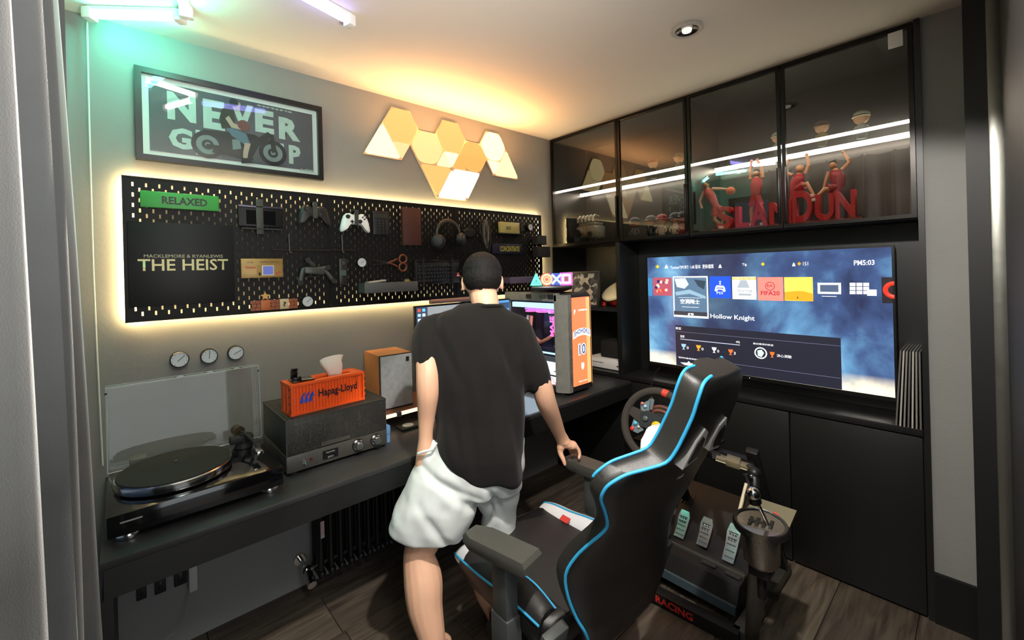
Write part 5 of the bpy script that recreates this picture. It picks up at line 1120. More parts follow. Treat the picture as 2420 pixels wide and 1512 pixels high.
# orange glowing screen in front
os_ = obj('front_screen', M().box(cx0+.066, cx1-.016, cy0-.003, cy0+.012, cz0+.03, cz1-.030, bev=.001), None or glow('orange_screen', (1.0, .20, .07), 1.15), pc_)
obj('front_bezel', M().box(cx0+.058, cx1, cy0+.004, cy0+.02, cz0, cz1-.02), BLACKM, pc_)
ox0, ox1 = cx0+.066, cx1-.016; oxm = (ox0+ox1)/2; oz0, oz1 = cz0+.03, cz1-.03
OW = glow('screen_white', (1, .95, .9), 1.1); OB_ = glow('screen_blue', '3a5a98', .9); OY = glow('screen_hot', (1.0, .38, .14), 1.25)
obj('print', M().box(ox1-.035, ox1-.002, cy0-.0036, cy0-.0031, oz0+.004, oz1-.004), OY, os_)
n_ = 10; band = [(ox0+(ox1-ox0)*i/n_, 1.058+.018*(1-(2*i/n_-1)**2)) for i in range(n_+1)]
obj('print', M().prism(band+[(x, z+.042) for x, z in band[::-1]], (0, cy0-.0036, 0), U, V, N, 0, .0004), OW, os_)
text('lettering', 'SHOHOKU', OB_, os_, (oxm, cy0-.0043, 1.086), U, V, (ox1-ox0)*.92, .030, .0003, bold=.03, arc=.016)
text('lettering', '10', OW, os_, (oxm, cy0-.0036, .995), U, V, .070, .072, .0003, bold=.09); text('lettering', '10', OB_, os_, (oxm, cy0-.0046, .995), U, V, .058, .060, .0003, bold=.02)
text('lettering', 'HYPERION', OW, os_, (oxm+.012, cy0-.0036, 1.222), U, V, .080, .010, .0003, bold=.03); obj('print', M().box(ox0+.012, ox0+.017, cy0-.0042, cy0-.0036, 1.20, 1.228).box(ox0+.020, ox0+.025, cy0-.0042, cy0-.0036, 1.212, 1.228), OW, os_)
obj('print', M().prism([(oxm-.012, .915), (oxm+.012, .915), (oxm+.014, .892), (oxm+.006, .876), (oxm-.006, .876), (oxm-.012, .890)], (0, cy0-.0036, 0), U, V, N, 0, .0004), OW, os_)
text('lettering', 'REPUBLIC OF GAMERS', OW, os_, (oxm, cy0-.0036, oz0+.022), U, V, .075, .007, .0003, bold=.02)
obj('edge_light', M().box(cx1+.0005, cx1+.003, cy0+.004, cy0+.010, cz0+.02, cz1-.03), glow('orange_edge', (1, .42, .12), .8), pc_)
# inside, behind the glass
def inn(nm, b, m): return obj(nm, b, m, pc_)
LWH = glow('inner_white', (.78, .92, 1), 2.2); LPK = glow('inner_pink', (1, .16, .55), 1.6); LPU = glow('inner_purple', (.55, .2, .8), 1.3); LCY = glow('inner_cyan', (.45, .85, 1), 1.5)
inn('motherboard', M().box(cx1-.020, cx1-.011, 1.66, 2.05, .90, 1.26), mat('board_purple', '3a2c3c', .4, na=.4, ns=40))
inn('top_light', M().box(cx0+.024, cx0+.045, 1.66, 2.06, 1.232, 1.262), LCY)
for i in range(4):
    y = 1.68+.10*i
    inn('fan_ring', M().torus((1.965, y, 1.215), .042, .005, (0, 0, 1), 28, 6), LPU); inn('fan_ring', M().torus((1.965, y, 1.200), .040, .003, (0, 0, 1), 28, 6), LPK)
inn('memory_module', M().box(1.94, 2.06, 1.765, 1.772, 1.06, 1.18), LPK)
for i in range(3): inn('memory_module', M().box(1.94, 2.06, 1.780+.012*i, 1.785+.012*i, 1.06, 1.18), BLACKM)
text('lettering', 'SLAM', LPK, pc_, (1.915, 1.765, 1.12), (0, 0, -1), (0, 1, 0), .12, .03, 0, bold=.05)
HS = mat('hose_peach', 'd88a6a', .35); HW = mat('hose_white', 'd8d0cc', .35)
inn('hose', M().tube([(1.95, 1.97, 1.17), (1.93, 1.96, 1.10), (1.93, 1.93, 1.04), (1.95, 1.88, 1.0)], .012, 10), HS); inn('hose', M().tube([(1.95, 1.74, 1.09), (1.92, 1.80, 1.045), (1.92, 1.86, 1.015), (1.95, 1.93, 1.005)], .011, 10), HS)
inn('hose', M().tube([(1.95, 2.0, 1.17), (1.92, 1.99, 1.10), (1.92, 1.96, 1.03)], .010, 10), HW)
inn('pump_block', M().box(1.98, 2.06, 1.82, 1.90, 1.06, 1.14, bev=.006), mat('pump_dark', '2a2430', .3))
inn('card_figure', M().obox((1.93, 1.650, 1.125), .002, .030, .055, bev=.001), mat('card_cream', 'd8a888', .5)); inn('card_figure', M().obox((1.926, 1.650, 1.12), .002, .018, .03, bev=.001), mat('card_blue', '3a4fa0', .5)); inn('card_figure', M().obox((1.924, 1.650, 1.100), .002, .012, .014), mat('card_red', 'c03a30', .5))
inn('graphics_card', M().box(1.88, 2.07, 1.66, 1.98, .945, .995, bev=.004), mat('gpu_dark', '262436', .35)); inn('graphics_light', M().box(1.877, 1.8805, 1.70, 1.95, .962, .972), LCY)
inn('toy_car', M().box(1.90, 1.96, 1.67, 1.74, .996, 1.012, bev=.003).box(1.91, 1.95, 1.685, 1.725, 1.012, 1.026, bev=.003), mat('toy_silver', 'a8a4b0', .3, .5))
inn('lower_tray', M().box(1.87, 2.07, 1.64, 2.08, .845, .862), LWH); inn('tray_print', M().box(1.872, 1.93, 1.67, 1.72, .8625, .866), mat('tray_red', 'c04050', .5))
s3 = inn('lower_screen', M().box(cx0+.012, cx0+.016, 1.668, 2.07, cz0+.036, .838), LWH)
PR = glow('inner_print_red', (.8, .12, .15), .8)
for (y, z) in ((1.70, .80), (1.72, .82), (1.76, .79), (1.70, .785), (1.74, .80)): obj('print', M().torus((cx0+.0115, y, z), .010, .0022, (1, 0, 0), 14, 5, 0, 4), PR, s3)
obj('glass_panel', M().box(cx0+.002, cx0+.006, cy0+.076, cy1-.03, cz0+.036, cz1-.052), glass('case_glass', (.88, .88, .9), 1.1), pc_)
light('case_inner_lamp', 'POINT', (1.93, 1.80, 1.19), .5, (.8, .7, 1), .02)  # bodiless point light added to brighten the inside of the case
# round dish with the symbol lamp on it, mouse-like cap
tag(obj('dish', M().lathe([(.03, 0), (.09, .004), (.125, .016), (.128, .018), (.120, .0165), (.085, .008), (.02, .006)], (1.95, 1.79, cz1+.001), n=40), mat('dish_plum', '4a2a38', .3), None, smooth=60), 'flat dark plum dish lying on top of the computer case', 'dish')
lm = PF(1303, 686, 2.45); A_ = PF(1258, 686, 2.45); B_ = PF(1346, 686, 2.45); du = (B_-A_); du.z = 0; du.normalize(); dn = Vector((-du.y, du.x, 0)); dn = -dn if dn.dot(fw) > 0 else dn
zb = cz1+.0205
sl = thing('symbol_lamp', 'small lamp with glowing triangle, circle, cross and square on the case', 'lamp', (lm.x, lm.y, zb))
obj('base', M().obox((lm.x, lm.y, zb+.012), .115, .028, .0115, du, dn, (0, 0, 1), .009), BLACK, sl)
Vz = Vector((0, 0, 1))
def sym(px): p = PF(px, 664, 2.45); return Vector((p.x, p.y, zb+.024+.036))
def poly_tube(c_, pts, r, m):
    P_ = [c_+du*a_+Vz*b2 for a_, b2 in pts]; m_ = M()
    for i in range(len(P_)): m_.tube([P_[i], P_[(i+1) % len(P_)]], r, 8); m_.ball(P_[i], r, n=8)
    return obj('symbol', m_, m, sl, smooth=60)
def outer(poly, c_, m): obj('symbol_body', M().prism(poly, c_, du, Vz, dn, -.008, .006), m, sl)
tri = [(-.026, -.028), (.026, -.028), (0, .030)]; sq = [(-.020, -.022), (.020, -.022), (.020, .022), (-.020, .022)]
c_ = sym(1267); outer([(-.036, -.034), (.036, -.034), (0, .040)], c_, glow('sym_green_body', (0, .32, .22), 1)); poly_tube(c_+dn*.008, tri, .005, glow('sym_green', (.12, .9, .6), 1.4)); poly_tube(c_+dn*.009, [(a_*.45, b2*.45-.004) for a_, b2 in tri], .003, glow('sym_green', ''))
c_ = sym(1292); obj('symbol_body', M().lathe([(.037, -.008), (.037, .006)], c_, dn, 30), glow('sym_red_body', (.7, .10, .04), 1), sl); obj('symbol', M().torus(c_+dn*.008, .026, .006, dn, 32, 8), glow('sym_red', (1, .42, .25), 1.5), sl, smooth=60); obj('symbol', M().torus(c_+dn*.008, .013, .003, dn, 24, 6), glow('sym_red', ''), sl, smooth=60)
c_ = sym(1315); outer([(-.034, -.034), (.034, -.034), (.034, .034), (-.034, .034)], c_, glow('sym_blue_body', (.02, .05, .45), 1))
for s_ in (-1, 1): obj('symbol', M().tube([c_+dn*.009+du*(-.026)+Vz*(-.027*s_), c_+dn*.009+du*.026+Vz*(.027*s_)], .0065, 8), glow('sym_blue', (.4, .55, 1), 1.4), sl, smooth=60)
c_ = sym(1338); outer([(-.034, -.036), (.036, -.036), (.036, .036), (-.034, .036)], c_, glow('sym_pink_body', (.75, .12, .60), 1)); poly_tube(c_+dn*.009, sq, .0065, glow('sym_pink', (1, .45, .95), 1.5)); outer([(-.009, -.011), (.009, -.011), (.009, .011), (-.009, .011)], c_+dn*.004, mat('sym_pink_centre', '8a5a4a', .5))
# ------------------------------------------------------------------ gaming chair (local frame: x = its right, y = the way it faces)
CH = thing('gaming_chair', 'black racing-style gaming chair with sky-blue piping beside the man', 'chair', (1.12, 1.04, 0), rz=radians(-2))
LEA = mat('black_leather', '121212', .38, na=.1, ns=12, bump=.25, bs=700, spec=.6); LEB = mat('side_leather_grey', '2a2926', .40, na=.12, ns=8, bump=.2, bs=700)
WLE = mat('white_leather', 'd9dde0', .4, bump=.1, bs=500); PIP = mat('blue_piping', '2f9ccc', .5); SEA = mat('seat_leather', '232120', .5, na=.12, ns=9, bump=.3, bs=700)
GP = mat('chair_grey_plastic', '3c3f3e', .5, bump=.1, bs=400); APD = mat('armrest_pad', '45443f', .55, na=.08, bump=.1, bs=400)
rows = [(.40, -.290, .165, .035, -.305), (.45, -.298, .185, .035, -.320), (.49, -.302, .205, .035, -.335), (.53, -.293, .225, .035, -.342), (.60, -.290, .252, .035, -.352), (.66, -.292, .260, .035, -.362), (.71, -.315, .248, .035, -.380), (.755, -.350, .236, .035, -.402), (.80, -.390, .225, .036, -.428), (.828, -.406, .226, .036, -.442), (.874, -.418, .250, .036, -.462), (.916, -.427, .274, .038, -.482), (.945, -.440, .273, .040, -.497), (.961, -.453, .262, .042, -.505), (.976, -.472, .235, .046, -.514), (.985, -.497, .200, .050, -.524), (.998, -.528, .158, .054, -.540), (1.025, -.545, .143, .056, -.556), (1.06, -.560, .134, .056, -.572), (1.11, -.580, .126, .056, -.594), (1.145, -.590, .122, .056, -.606), (1.170, -.596, .116, .055, -.612), (1.186, -.598, .106, .053, -.612), (1.194, -.598, .088, .051, -.610), (1.197, -.596, .060, .046, -.606)]
rs_b = []
for z, f, w_, d, fc in rows:
    def pt(r_, k): return Vector((r_, f+k*.90, z+k*.40))
    B_ = fc-f
    L = [pt(-w_, 0), pt(-w_*.86, B_*.45), pt(-w_*.6, B_*.82), pt(0, B_), pt(w_*.6, B_*.82), pt(w_*.86, B_*.45), pt(w_, 0), pt(w_+.004, d*.5), pt(w_, d), pt(w_-.040 if w_ > .1 else w_*.6, d*.96), pt(w_*.45, min(B_+.075, d+.012) if z > 1.0 else max(0, B_+.075)), pt(0, min(B_+.085, d+.018) if z > 1.0 else max(0, B_+.085)), pt(-w_*.45, min(B_+.075, d+.012) if z > 1.0 else max(0, B_+.075)), pt(-(w_-.040) if w_ > .1 else -w_*.6, d*.96), pt(-w_, d), pt(-w_-.004, d*.5)]
    rs_b.append(L)
def smooth_rows(R_, k=3):
    out = []
    n = len(R_)
    for i in range(n-1):
        p0, p1, p2, p3 = R_[max(i-1, 0)], R_[i], R_[i+1], R_[min(i+2, n-1)]
        for j in range(k):
            t_ = j/k
            def cr_(a, b, c, d): return .5*((2*b)+(c-a)*t_+(2*a-5*b+4*c-d)*t_*t_+(3*b-a-3*c+d)*t_**3)
            out.append([cr_(a, b, c, d) for a, b, c, d in zip(p0, p1, p2, p3)])
    out.append(R_[-1]); return out
rows_s = smooth_rows(rs_b)
m = M(); m.rings(rows_s)
me_b = obj('backrest', m, [LEA, LEB, WLE], CH, smooth=60, local=True)
for p in me_b.data.polygons:
    c_ = p.center; n_ = p.normal
    if abs(n_.x) > .75: p.material_index = 1
    elif n_.y > .2 and abs(c_.x) > .11: p.material_index = 2 if c_.x > 0 and c_.z > .6 else 0
for ln, r_ in ((0, .0052), (14, .0045), (8, .0045)):
    obj('piping', M().tube([R_[ln] for R_ in rows_s[(2 if ln in (0, 6) else 36):(-4 if ln in (8, 6) else None)]], r_*.85, 8), PIP, me_b, smooth=80, local=True)
# the two belt openings in the head part, with white rims
for s_ in (-1, 1):
    z_, f_ = 1.01, -.550
    o = Vector((s_*.062, f_-.001, z_)); Vb = Vector((0, -.42, 1)).normalized(); Nb = Vector((0, -1, -.42)).normalized()
    pl_ = [(-.034, -.048), (.030, -.036), (.040, .0), (.030, .045), (.004, .062), (-.018, .030)] if s_ < 0 else [(.034, -.048), (-.030, -.036), (-.040, .0), (-.030, .045), (-.004, .062), (.018, .030)]
    obj('belt_opening_rim', M().prism(pl_, o, (1, 0, 0), Vb, Nb, -.02, .004), mat('rim_white_grey', 'd6d6d2', .35), me_b, local=True)
    obj('belt_opening', M().prism([(a_*.62, b2*.66) for a_, b2 in pl_], o, (1, 0, 0), Vb, Nb, .005, .0075), BLACK, me_b, local=True)
hp_ = obj('neck_pillow', M().rings([[Vector((cos(a_)*rx, -.435+sin(a_)*.045, zz_)) for a_ in [2*pi*i/18 for i in range(18)]] for zz_, rx in ((.895, .05), (.905, .08), (.93, .100), (.96, .105), (.995, .095), (1.01, .06))]), WLE, CH, smooth=80, local=True)
# seat
def seat_ring(k, z, e=0): 
    pts = []
    for i in range(28):
        a_ = 2*pi*i/28; ca, sa = cos(a_), sin(a_); ex = .32
        pts.append(Vector((math.copysign(abs(ca)**ex, ca)*(.255*k), .035+math.copysign(abs(sa)**ex, sa)*(.250*k), z+e*max(0, sa)*-.0)))
    return pts
obj('seat', M().rings([seat_ring(.86, .355), seat_ring(.97, .372), seat_ring(1.0, .40), seat_ring(1.0, .425), seat_ring(.96, .448), seat_ring(.88, .455)]), LEA, CH, smooth=50, local=True)
cu_ = [[Vector((x*(.165-.015*abs(y-.03)), y, .452+.016*math.exp(-((x)**2)*1.5)+(-.012 if y > .25 else 0)+.006*cos(y*9))) for x in (-1, -.6, -.2, .2, .6, 1)] + [Vector((x*(.165-.015*abs(y-.03)), y, .43)) for x in (1, -1)] for y in (-.20, -.1, 0, .1, .2, .265, .285)]
obj('seat_cushion', M().rings(cu_), SEA, CH, smooth=60, local=True)
for s_ in (-1, 1):
    rr_ = []
    for y, h, w_ in ((-.17, .045, .040), (-.08, .075, .046), (.02, .070, .048), (.12, .055, .048), (.21, .048, .046), (.265, .035, .040), (.285, .012, .03)):
        rr_.append([Vector((s_*.208+cos(a_)*w_*1.05, y, .425+max(-.4, sin(a_))*h)) for a_ in [2*pi*i/16 for i in range(16)]])
    b = obj('seat_bolster', M().rings(smooth_rows(rr_, 3)), [LEA, WLE, SEA], CH, smooth=70, local=True)
    for p in b.data.polygons:
        if s_ > 0 and p.center.y > -.02 and p.normal.z > .05: p.material_index = 1
        elif s_ > 0 and p.normal.z > .1: p.material_index = 0
        elif s_ < 0 and p.center.y > .20 and p.normal.z > .2: p.material_index = 1
        elif s_ < 0 and p.normal.z > .3: p.material_index = 2
    S_ = smooth_rows(rr_, 3)
    for q in ((2, 7) if s_ < 0 else (4, 7)): obj('piping', M().tube([R_[q if s_ < 0 else (8-q if q > 4 else q)] for R_ in S_], .004, 8), PIP, b, smooth=80, local=True)
obj('tag', M().obox((.155, .10, .478), .012, .020, .0025, (1, 0, .5), (0, 1, 0), (-.5, 0, 1)), mat('tag_red', 'c43a34', .5), CH, local=True)
# armrests
for s_, rot in ((-1, 0), (1, 0)):
    x = -.281 if s_ < 0 else .331; yo = -.045 if s_ < 0 else .105; ra = radians(12 if s_ < 0 else 4)
    pts = [(-.045, -.120), (.045, -.120), (.045, .070), (.025, .130), (-.028, .132), (-.045, .095)]
    mm_ = M(); mm_.rings([[Vector((x+(a_*cos(ra)-b2*sin(ra))*k, yo+(a_*sin(ra)+b2*cos(ra))*k, z)) for a_, b2 in pts] for k, z in ((.93, .600), (1, .608), (1, .628), (.93, .642))])
    ar = obj('armrest', mm_, [APD], CH, smooth=30, local=True)
    obj('post', M().obox((x-s_*.004, yo-.01, .50), .024, .034, .10, bev=.006).obox((x-s_*.006, yo-.01, .36), .029, .040, .075, bev=.006), GP, ar, smooth=30, local=True)
    obj('arm_bracket', M().beam((x-s_*.006, yo-.01, .325), (s_*.15, .0, .325), .07, .028, bev=.004), BLACKM, ar, local=True)
    obj('height_button', M().box(x-s_*.004-.006, x-s_*.004+.006, yo+.023, yo+.028, .55, .59), BLACK, ar, local=True)
    # recline cover at the joint of seat and back
    obj('hinge_cover', M().beam((s_*.262, -.175, .25), (s_*.270, -.260, .50), .030, .082, upv=(1, 0, 0), bev=.006), GP, CH, smooth=30, local=True)
    obj('bolt', M().cyl((s_*.281, -.215, .38), (s_*.289, -.215, .38), .007, n=12), BLACK, CH, local=True)
obj('tilt_plate', M().box(-.14, .14, -.12, .14, .305, .352, bev=.006), BLACKM, CH, local=True)
obj('gas_lift', M().cyl((0, 0, .09), (0, 0, .20), .034).cyl((0, 0, .20), (0, 0, .305), .022), BLACKM, CH, smooth=40, local=True)
obj('lever', M().tube([(.1, .05, .32), (.24, .06, .32), (.28, .06, .315)], .006, 8), BLACKM, CH, local=True)
for k in range(5):
    a_ = radians(25+72*k); e_ = Vector((cos(a_), sin(a_), 0))
    lg = obj('base_leg', M().rings([[c_+Vector((-e_.y, e_.x, 0))*w_*sx_+Vector((0, 0, h_*sz_)) for sx_, sz_ in ((-1, -1), (1, -1), (1, 1), (-1, 1))] for c_, w_, h_ in ((e_*.02+Vector((0, 0, .105)), .032, .024), (e_*.18+Vector((0, 0, .095)), .026, .018), (e_*.33+Vector((0, 0, .080)), .020, .014))]), BLACKM, CH, smooth=30, local=True)
    c_ = e_*.32
    obj('caster', M().cyl(c_+Vector((-.022*e_.y, .022*e_.x, .030)), c_+Vector((.022*e_.y, -.022*e_.x, .030)), .030, n=20).cyl(c_+Vector((0, 0, .04)), c_+Vector((0, 0, .085)), .009), mat('caster_grey', '4b4a48', .5), lg, smooth=40, local=True)
# ------------------------------------------------------------------ racing wheel stand, wheel, pedals, shifter
RS = thing('wheel_stand', 'black folding racing wheel stand in front of the television cabinet', 'stand', (1.95, .85, 0))
RB2 = mat('stand_black', '151515', .45, .2, bump=.05); RG = mat('stand_grey_bar', '5b5a54', .4, .5); RW = mat('stand_cream_edge', 'c9bda0', .45)
obj('base_frame', M().beam((1.70, 1.07, .035), (1.73, .66, .035), .05, .05, bev=.004), RB2, RS)
obj('rear_frame', M().beam((2.30, 1.05, .03), (2.30, .66, .03), .045, .045, bev=.004), RB2, RS)
obj('side_frame', M().beam((1.73, .665, .035), (2.30, .665, .035), .05, .05, bev=.004), RG, RS)
obj('side_frame', M().beam((1.70, 1.06, .035), (2.30, 1.05, .035), .05, .05, bev=.004), RB2, RS)
text('lettering', 'RACING', mat('stand_red_letters', 'd0302a', .5), RS, (1.688, .905, .037), Vector((.02, -.41, 0)), (0, 0, 1), .16, .030, .004, bold=.03)
for y in (.66, 1.06): 
    obj('upright', M().beam((2.24, y, .06), (1.90, y, .70), .045, .030, bev=.003), RB2, RS); obj('brace', M().beam((1.86, y, .06), (2.06, y, .40), .035, .022, bev=.003), RB2, RS)
obj('cross_bar', M().beam((1.93, .66, .64), (1.93, 1.06, .64), .04, .03, bev=.003), RB2, RS)
obj('wheel_deck', M().box(1.72, 1.98, .80, 1.10, .672, .684, bev=.002), RB2, RS)
obj('deck_support', M().beam((1.90, .72, .62), (1.84, .86, .674), .03, .03).beam((1.90, 1.04, .62), (1.84, .98, .674), .03, .03), RB2, RS)
# shifter bracket: flat bar from the deck toward the right, post and foot plate
a = PF(1693, 1078, 1.66); b_ = PF(1772, 1103, 1.60)
bar_ = obj('shifter_arm', M().beam(a, b_, .045, .008, bev=.001), mat('arm_tan_metal', '8f8468', .35, .6, na=.2, ns=20), RS); obj('arm_edge', M().beam(a-Vector((.0, 0, .006))+(-rt)*0, b_-Vector((0, 0, .006)), .047, .003), RW, bar_)
obj('arm_clamp', M().obox(a.lerp(b_, .52), .024, .03, .012, (b_-a), (b_-a).cross(Vector((0, 0, 1))), (0, 0, 1), .003), mat('arm_tan_metal', ''), bar_)
obj('arm_link', M().beam((1.85, .80, .665), a, .03, .02), RB2, RS)
obj('arm_joint', M().tube([b_, PF(1782, 1120, 1.57), PF(1784, 1150, 1.55)], [.017, .020, .016], 12).ball(PF(1783, 1118, 1.57), .022), RB2, RS, smooth=60)
obj('arm_joint', M().ball(PF(1776, 1125, 1.54), .006), CHROME, RS)
obj('side_rod', M().tube([PF(1764, 1142, 1.55), PF(1746, 1214, 1.52)], .006, 8), RW, RS); obj('side_bracket', M().tube([PF(1762, 1120, 1.56), PF(1770, 1145, 1.55), PF(1760, 1170, 1.54), PF(1748, 1212, 1.53)], .010, 8), RB2, RS)
# shifter plate and post
c = [PF(1790, 1180, 1.52), PF(1882, 1210, 1.50), PF(1862, 1255, 1.36), PF(1752, 1222, 1.40)]
pz = .585; pq = [PX(1792, 1180, 2, pz), PX(1883, 1210, 2, pz), PX(1864, 1254, 2, pz), PX(1750, 1215, 2, pz)]
obj('shifter_plate', M().rings([[Vector((p.x, p.y, pz+dz)) for p in pq] for dz in (0, .006)]), mat('plate_tan', '8c8468', .45, .3, na=.15, ns=14), RS)
gx, gy = PX(1797, 1240, 2, .63).x, PX(1797, 1240, 2, .63).y
obj('shifter_post', M().beam((1.73, .62, .05), (gx+.02, gy+.02, .47), .045, .030, bev=.003), RG, RS)
obj('post_foot', M().beam((1.73, .50, .012), (1.73, .70, .012), .05, .02), RB2, RS)
# shifter
SH = thing('gear_shifter', 'silver H-pattern gear shifter with a round knob right of the chair', 'shifter', (gx, gy, .47))
BR = mat('brushed_shell', '8d8880', .25, .9, na=.1, ns=30, rvar=.1)
S0 = Vector((gx, gy, 0)); tl = (-S0).normalized(); tl.z = 0; ax_ = (Vector((0, 0, 1))+tl*.35).normalized()
sc_ = Vector((gx, gy, .63))
obj('body', M().lathe([(.040, -.125), (.052, -.11), (.056, -.02), (.060, 0)], sc_, Vector((0, 0, 1)), 32), BR, SH, smooth=50)
ux_ = Vector((0, 0, 1)).cross(ax_).normalized(); vx_ = ax_.cross(ux_)
def oval(k, h, e=1.0): return [sc_+ux_*cos(2*pi*i/36)*.078*k*e+vx_*sin(2*pi*i/36)*.056*k+ax_*h for i in range(36)]
obj('rim', M().rings([oval(.80, -.030), oval(1.0, -.012), oval(1.02, .004), oval(.96, .014), oval(.86, .012), oval(.84, .006)]), mat('shifter_rim', '232323', .35), SH, smooth=60)
gp = obj('gate_plate', M().rings([oval(.85, .004), oval(.85, .0085)]), BR, SH, smooth=20)
for k in range(4): 
    c_ = sc_+ux_*(.030-.019*k)+ax_*.0095
    obj('gate_slot', M().obox(c_, .0055, .018, .0012, ux_, vx_+ux_*.25, ax_, .001), BLACK, gp)
obj('gate_slot', M().obox(sc_+ax_*.0098, .034, .0045, .0010, ux_, vx_, ax_), BLACK, gp)
kb = PF(1780, 1166, 1.36)
obj('shift_rod', M().tube([sc_+ax_*.008+ux_*.02, kb], .0055, 10), STEEL, SH)
kn = obj('knob', M().ball(kb, .0205, n=24), CHROME, SH, smooth=80); obj('knob_collar', M().lathe([(.012, -.034), (.019, -.030), (.018, -.014)], kb, (kb-sc_).normalized(), 20), BLACK, kn, smooth=60)
obj('pod', M().lathe([(.034, 0), (.036, .02), (.028, .034), (.010, .038)], sc_+Vector((.062, -.012, -.025)), (0, 0, 1), 24), mat('pod_tan', 'a39a80', .4, .2), SH, smooth=50); obj('pod_emblem', M().torus(sc_+Vector((.066, -.018, .013)), .013, .003, (0, 0, 1), 20, 6), mat('emblem_red', 'd8402c', .4), SH)
obj('mount_clamp', M().box(gx-.03, gx+.03, gy-.03, gy+.03, .475, .510, bev=.004).cyl((gx, gy, .40), (gx, gy, .48), .014).beam((gx, gy, .42), (gx+.06, gy-.02, .38), .02, .02), RB2, SH)
# pedals
PD = thing('pedal_set', 'black pedal box with three bright metal pedals on the stand', 'pedals', (1.97, .90, .06))
def pq_(f, z, y): return Vector((f, y, z))
obj('ramp', M().rings([[Vector((x, y, z)) for x, z in ((1.80, .065), (1.84, .150), (1.985, .165), (2.20, .34), (2.22, .33), (2.05, .065))] for y in (.70, 1.08)]), mat('pedal_box_black', '191817', .5, na=.1), PD)
obj('front_strip', M().beam((1.797, .70, .075), (1.797, 1.08, .075), .012, .035), mat('pedal_strip_grey', '43525a', .4), PD)
obj('ledge', M().beam((1.900, .70, .1615), (1.900, 1.08, .1615), .016, .010), RG, PD)
for y in (.74, .84): obj('pad', M().obox((1.90+.0, y, .159), .03, .03, .002), mat('pedal_pad_dark', '302f2c', .6), PD)
for k in range(4):
    for y0_ in (.745, 1.02): obj('vent', M().obox((2.12, y0_+.016*k, .278), .030, .003, .002, (1, 0, .79), (0, 1, 0), (-.79, 0, 1)), BLACK, PD)
AL = mat('pedal_aluminium', 'd8dce2', .22, 1)
for (px, py, lb) in ((1613, 1238, 'clutch'), (1667, 1257, 'brake'), (1730, 1283, 'gas')):
    p = PX(px, py, 0, 1.985); c_ = Vector((1.985, p.y, p.z)); Vp = Vector((.60, 0, .80)).normalized(); Np = Vector((-.80, 0, .60)).normalized(); Up = Vector((0, -1, 0))
    hh = .062 if lb != 'gas' else .078
    out = [(-.026, -hh), (.022, -hh), (.026, -hh*.2), (.028, hh*.6), (.020, hh), (-.020, hh), (-.028, hh*.5), (-.024, -hh*.2)]
    f_ = obj('pedal_face', M().rings([[c_+Up*a_+Vp*b2+Np*t_ for a_, b2 in out] for t_ in (0, .005)]), AL, PD)
    for k in range(5): obj('grip_rib', M().obox(c_+Vp*(-hh*.75+hh*.32*k)+Np*.006, .019, .0022, .0018, Up, Vp, Np), mat('pedal_slot', '5c6870', .3, .8), f_)
    for i in range(3):
        for j in range(2): obj('stud', M().cyl(c_+Up*(-.012+.012*i)+Vp*(hh*(.12+.30*j))+Np*.005, c_+Up*(-.012+.012*i)+Vp*(hh*(.12+.30*j))+Np*.009, .0035, n=10), mat('pedal_slot', ''), f_)
    obj('pedal_arm', M().beam(c_-Vp*hh*.6-Np*.006, Vector((1.97, c_.y, .17)), .026, .016, bev=.002), RB2, f_)
# steering wheel
WC = PF(1548, 1003, 1.84); wn = Vector((-.90, -.10, .32)).normalized()
SWt = thing('steering_wheel', 'racing wheel controller with a suede rim and a yellow centre emblem', 'steering wheel', (WC.x+.1, WC.y, .685))
WU = Vector((0, 0, 1)).cross(wn).normalized(); WV = wn.cross(WU)          # WU to the viewer's right when facing the wheel? fixed below
if WU.dot(rt) < 0: WU = -WU
WV = Vector(WV) if WV.z > 0 else -WV
rollw = radians(-14); WU, WV = WU*cos(rollw)+WV*sin(rollw), WV*cos(rollw)-WU*sin(rollw)
SU = mat('rim_suede', '3a3631', .95, na=.15, ns=30, bump=.2, bs=800); Rw = .138
obj('rim', M().torus(WC, Rw, .0165, wn, 64, 12), SU, SWt, smooth=80)
obj('centre_mark', M().torus(WC, Rw, .0172, wn, 6, 12, radians(86), radians(96), U=WU), mat('mark_red', 'd8402e', .5), SWt, smooth=80)
hb = obj('hub', M().prism([(-.060, -.030), (.060, -.030), (.075, .015), (.050, .040), (-.050, .040), (-.075, .015)], WC, WU, WV, wn, -.018, .010), mat('hub_grey', '2c3234', .4), SWt)
for s_ in (-1, 1):
    obj('spoke', M().prism([(s_*.045, .030), (s_*.130, .028), (s_*.134, -.006), (s_*.050, -.026)], WC, WU, WV, wn, -.012, .004), SU, SWt)
    obj('button_pod', M().prism([(s_*.045, .030), (s_*.080, .026), (s_*.092, .050), (s_*.060, .085), (s_*.052, .060)], WC, WU, WV, wn, -.014, -.004), mat('pod_grey', '6d7c82', .4), hb)
    obj('button_pod', M().prism([(s_*.050, -.020), (s_*.098, -.012), (s_*.095, -.070), (s_*.060, -.068), (s_*.040, -.045)], WC, WU, WV, wn, -.014, -.004), mat('pod_grey', ''), hb)
    for (u1, v1, c1, r1) in ((.083, .058, 'c07068', .0065), (.066, .052, '9cc4e0', .0065), (.082, -.032, '58b8d8', .008), (.088, -.060, 'e0302a', .008), (.062, -.040, 'd8d8d0', .005)):
        obj('button', M().lathe([(r1, -.004), (r1, .004), (r1*.6, .006)], WC+WU*s_*u1+WV*v1, wn, 16), mat('wheel_button_'+c1, c1, .35), hb)
    obj('shift_paddle', M().prism([(s_*.058, .040), (s_*.072, .085), (s_*.064, .100), (s_*.048, .090), (s_*.042, .050)], WC, WU, WV, wn, -.028, -.022), mat('paddle_steel', '9aa4a6', .3, .6), SWt)
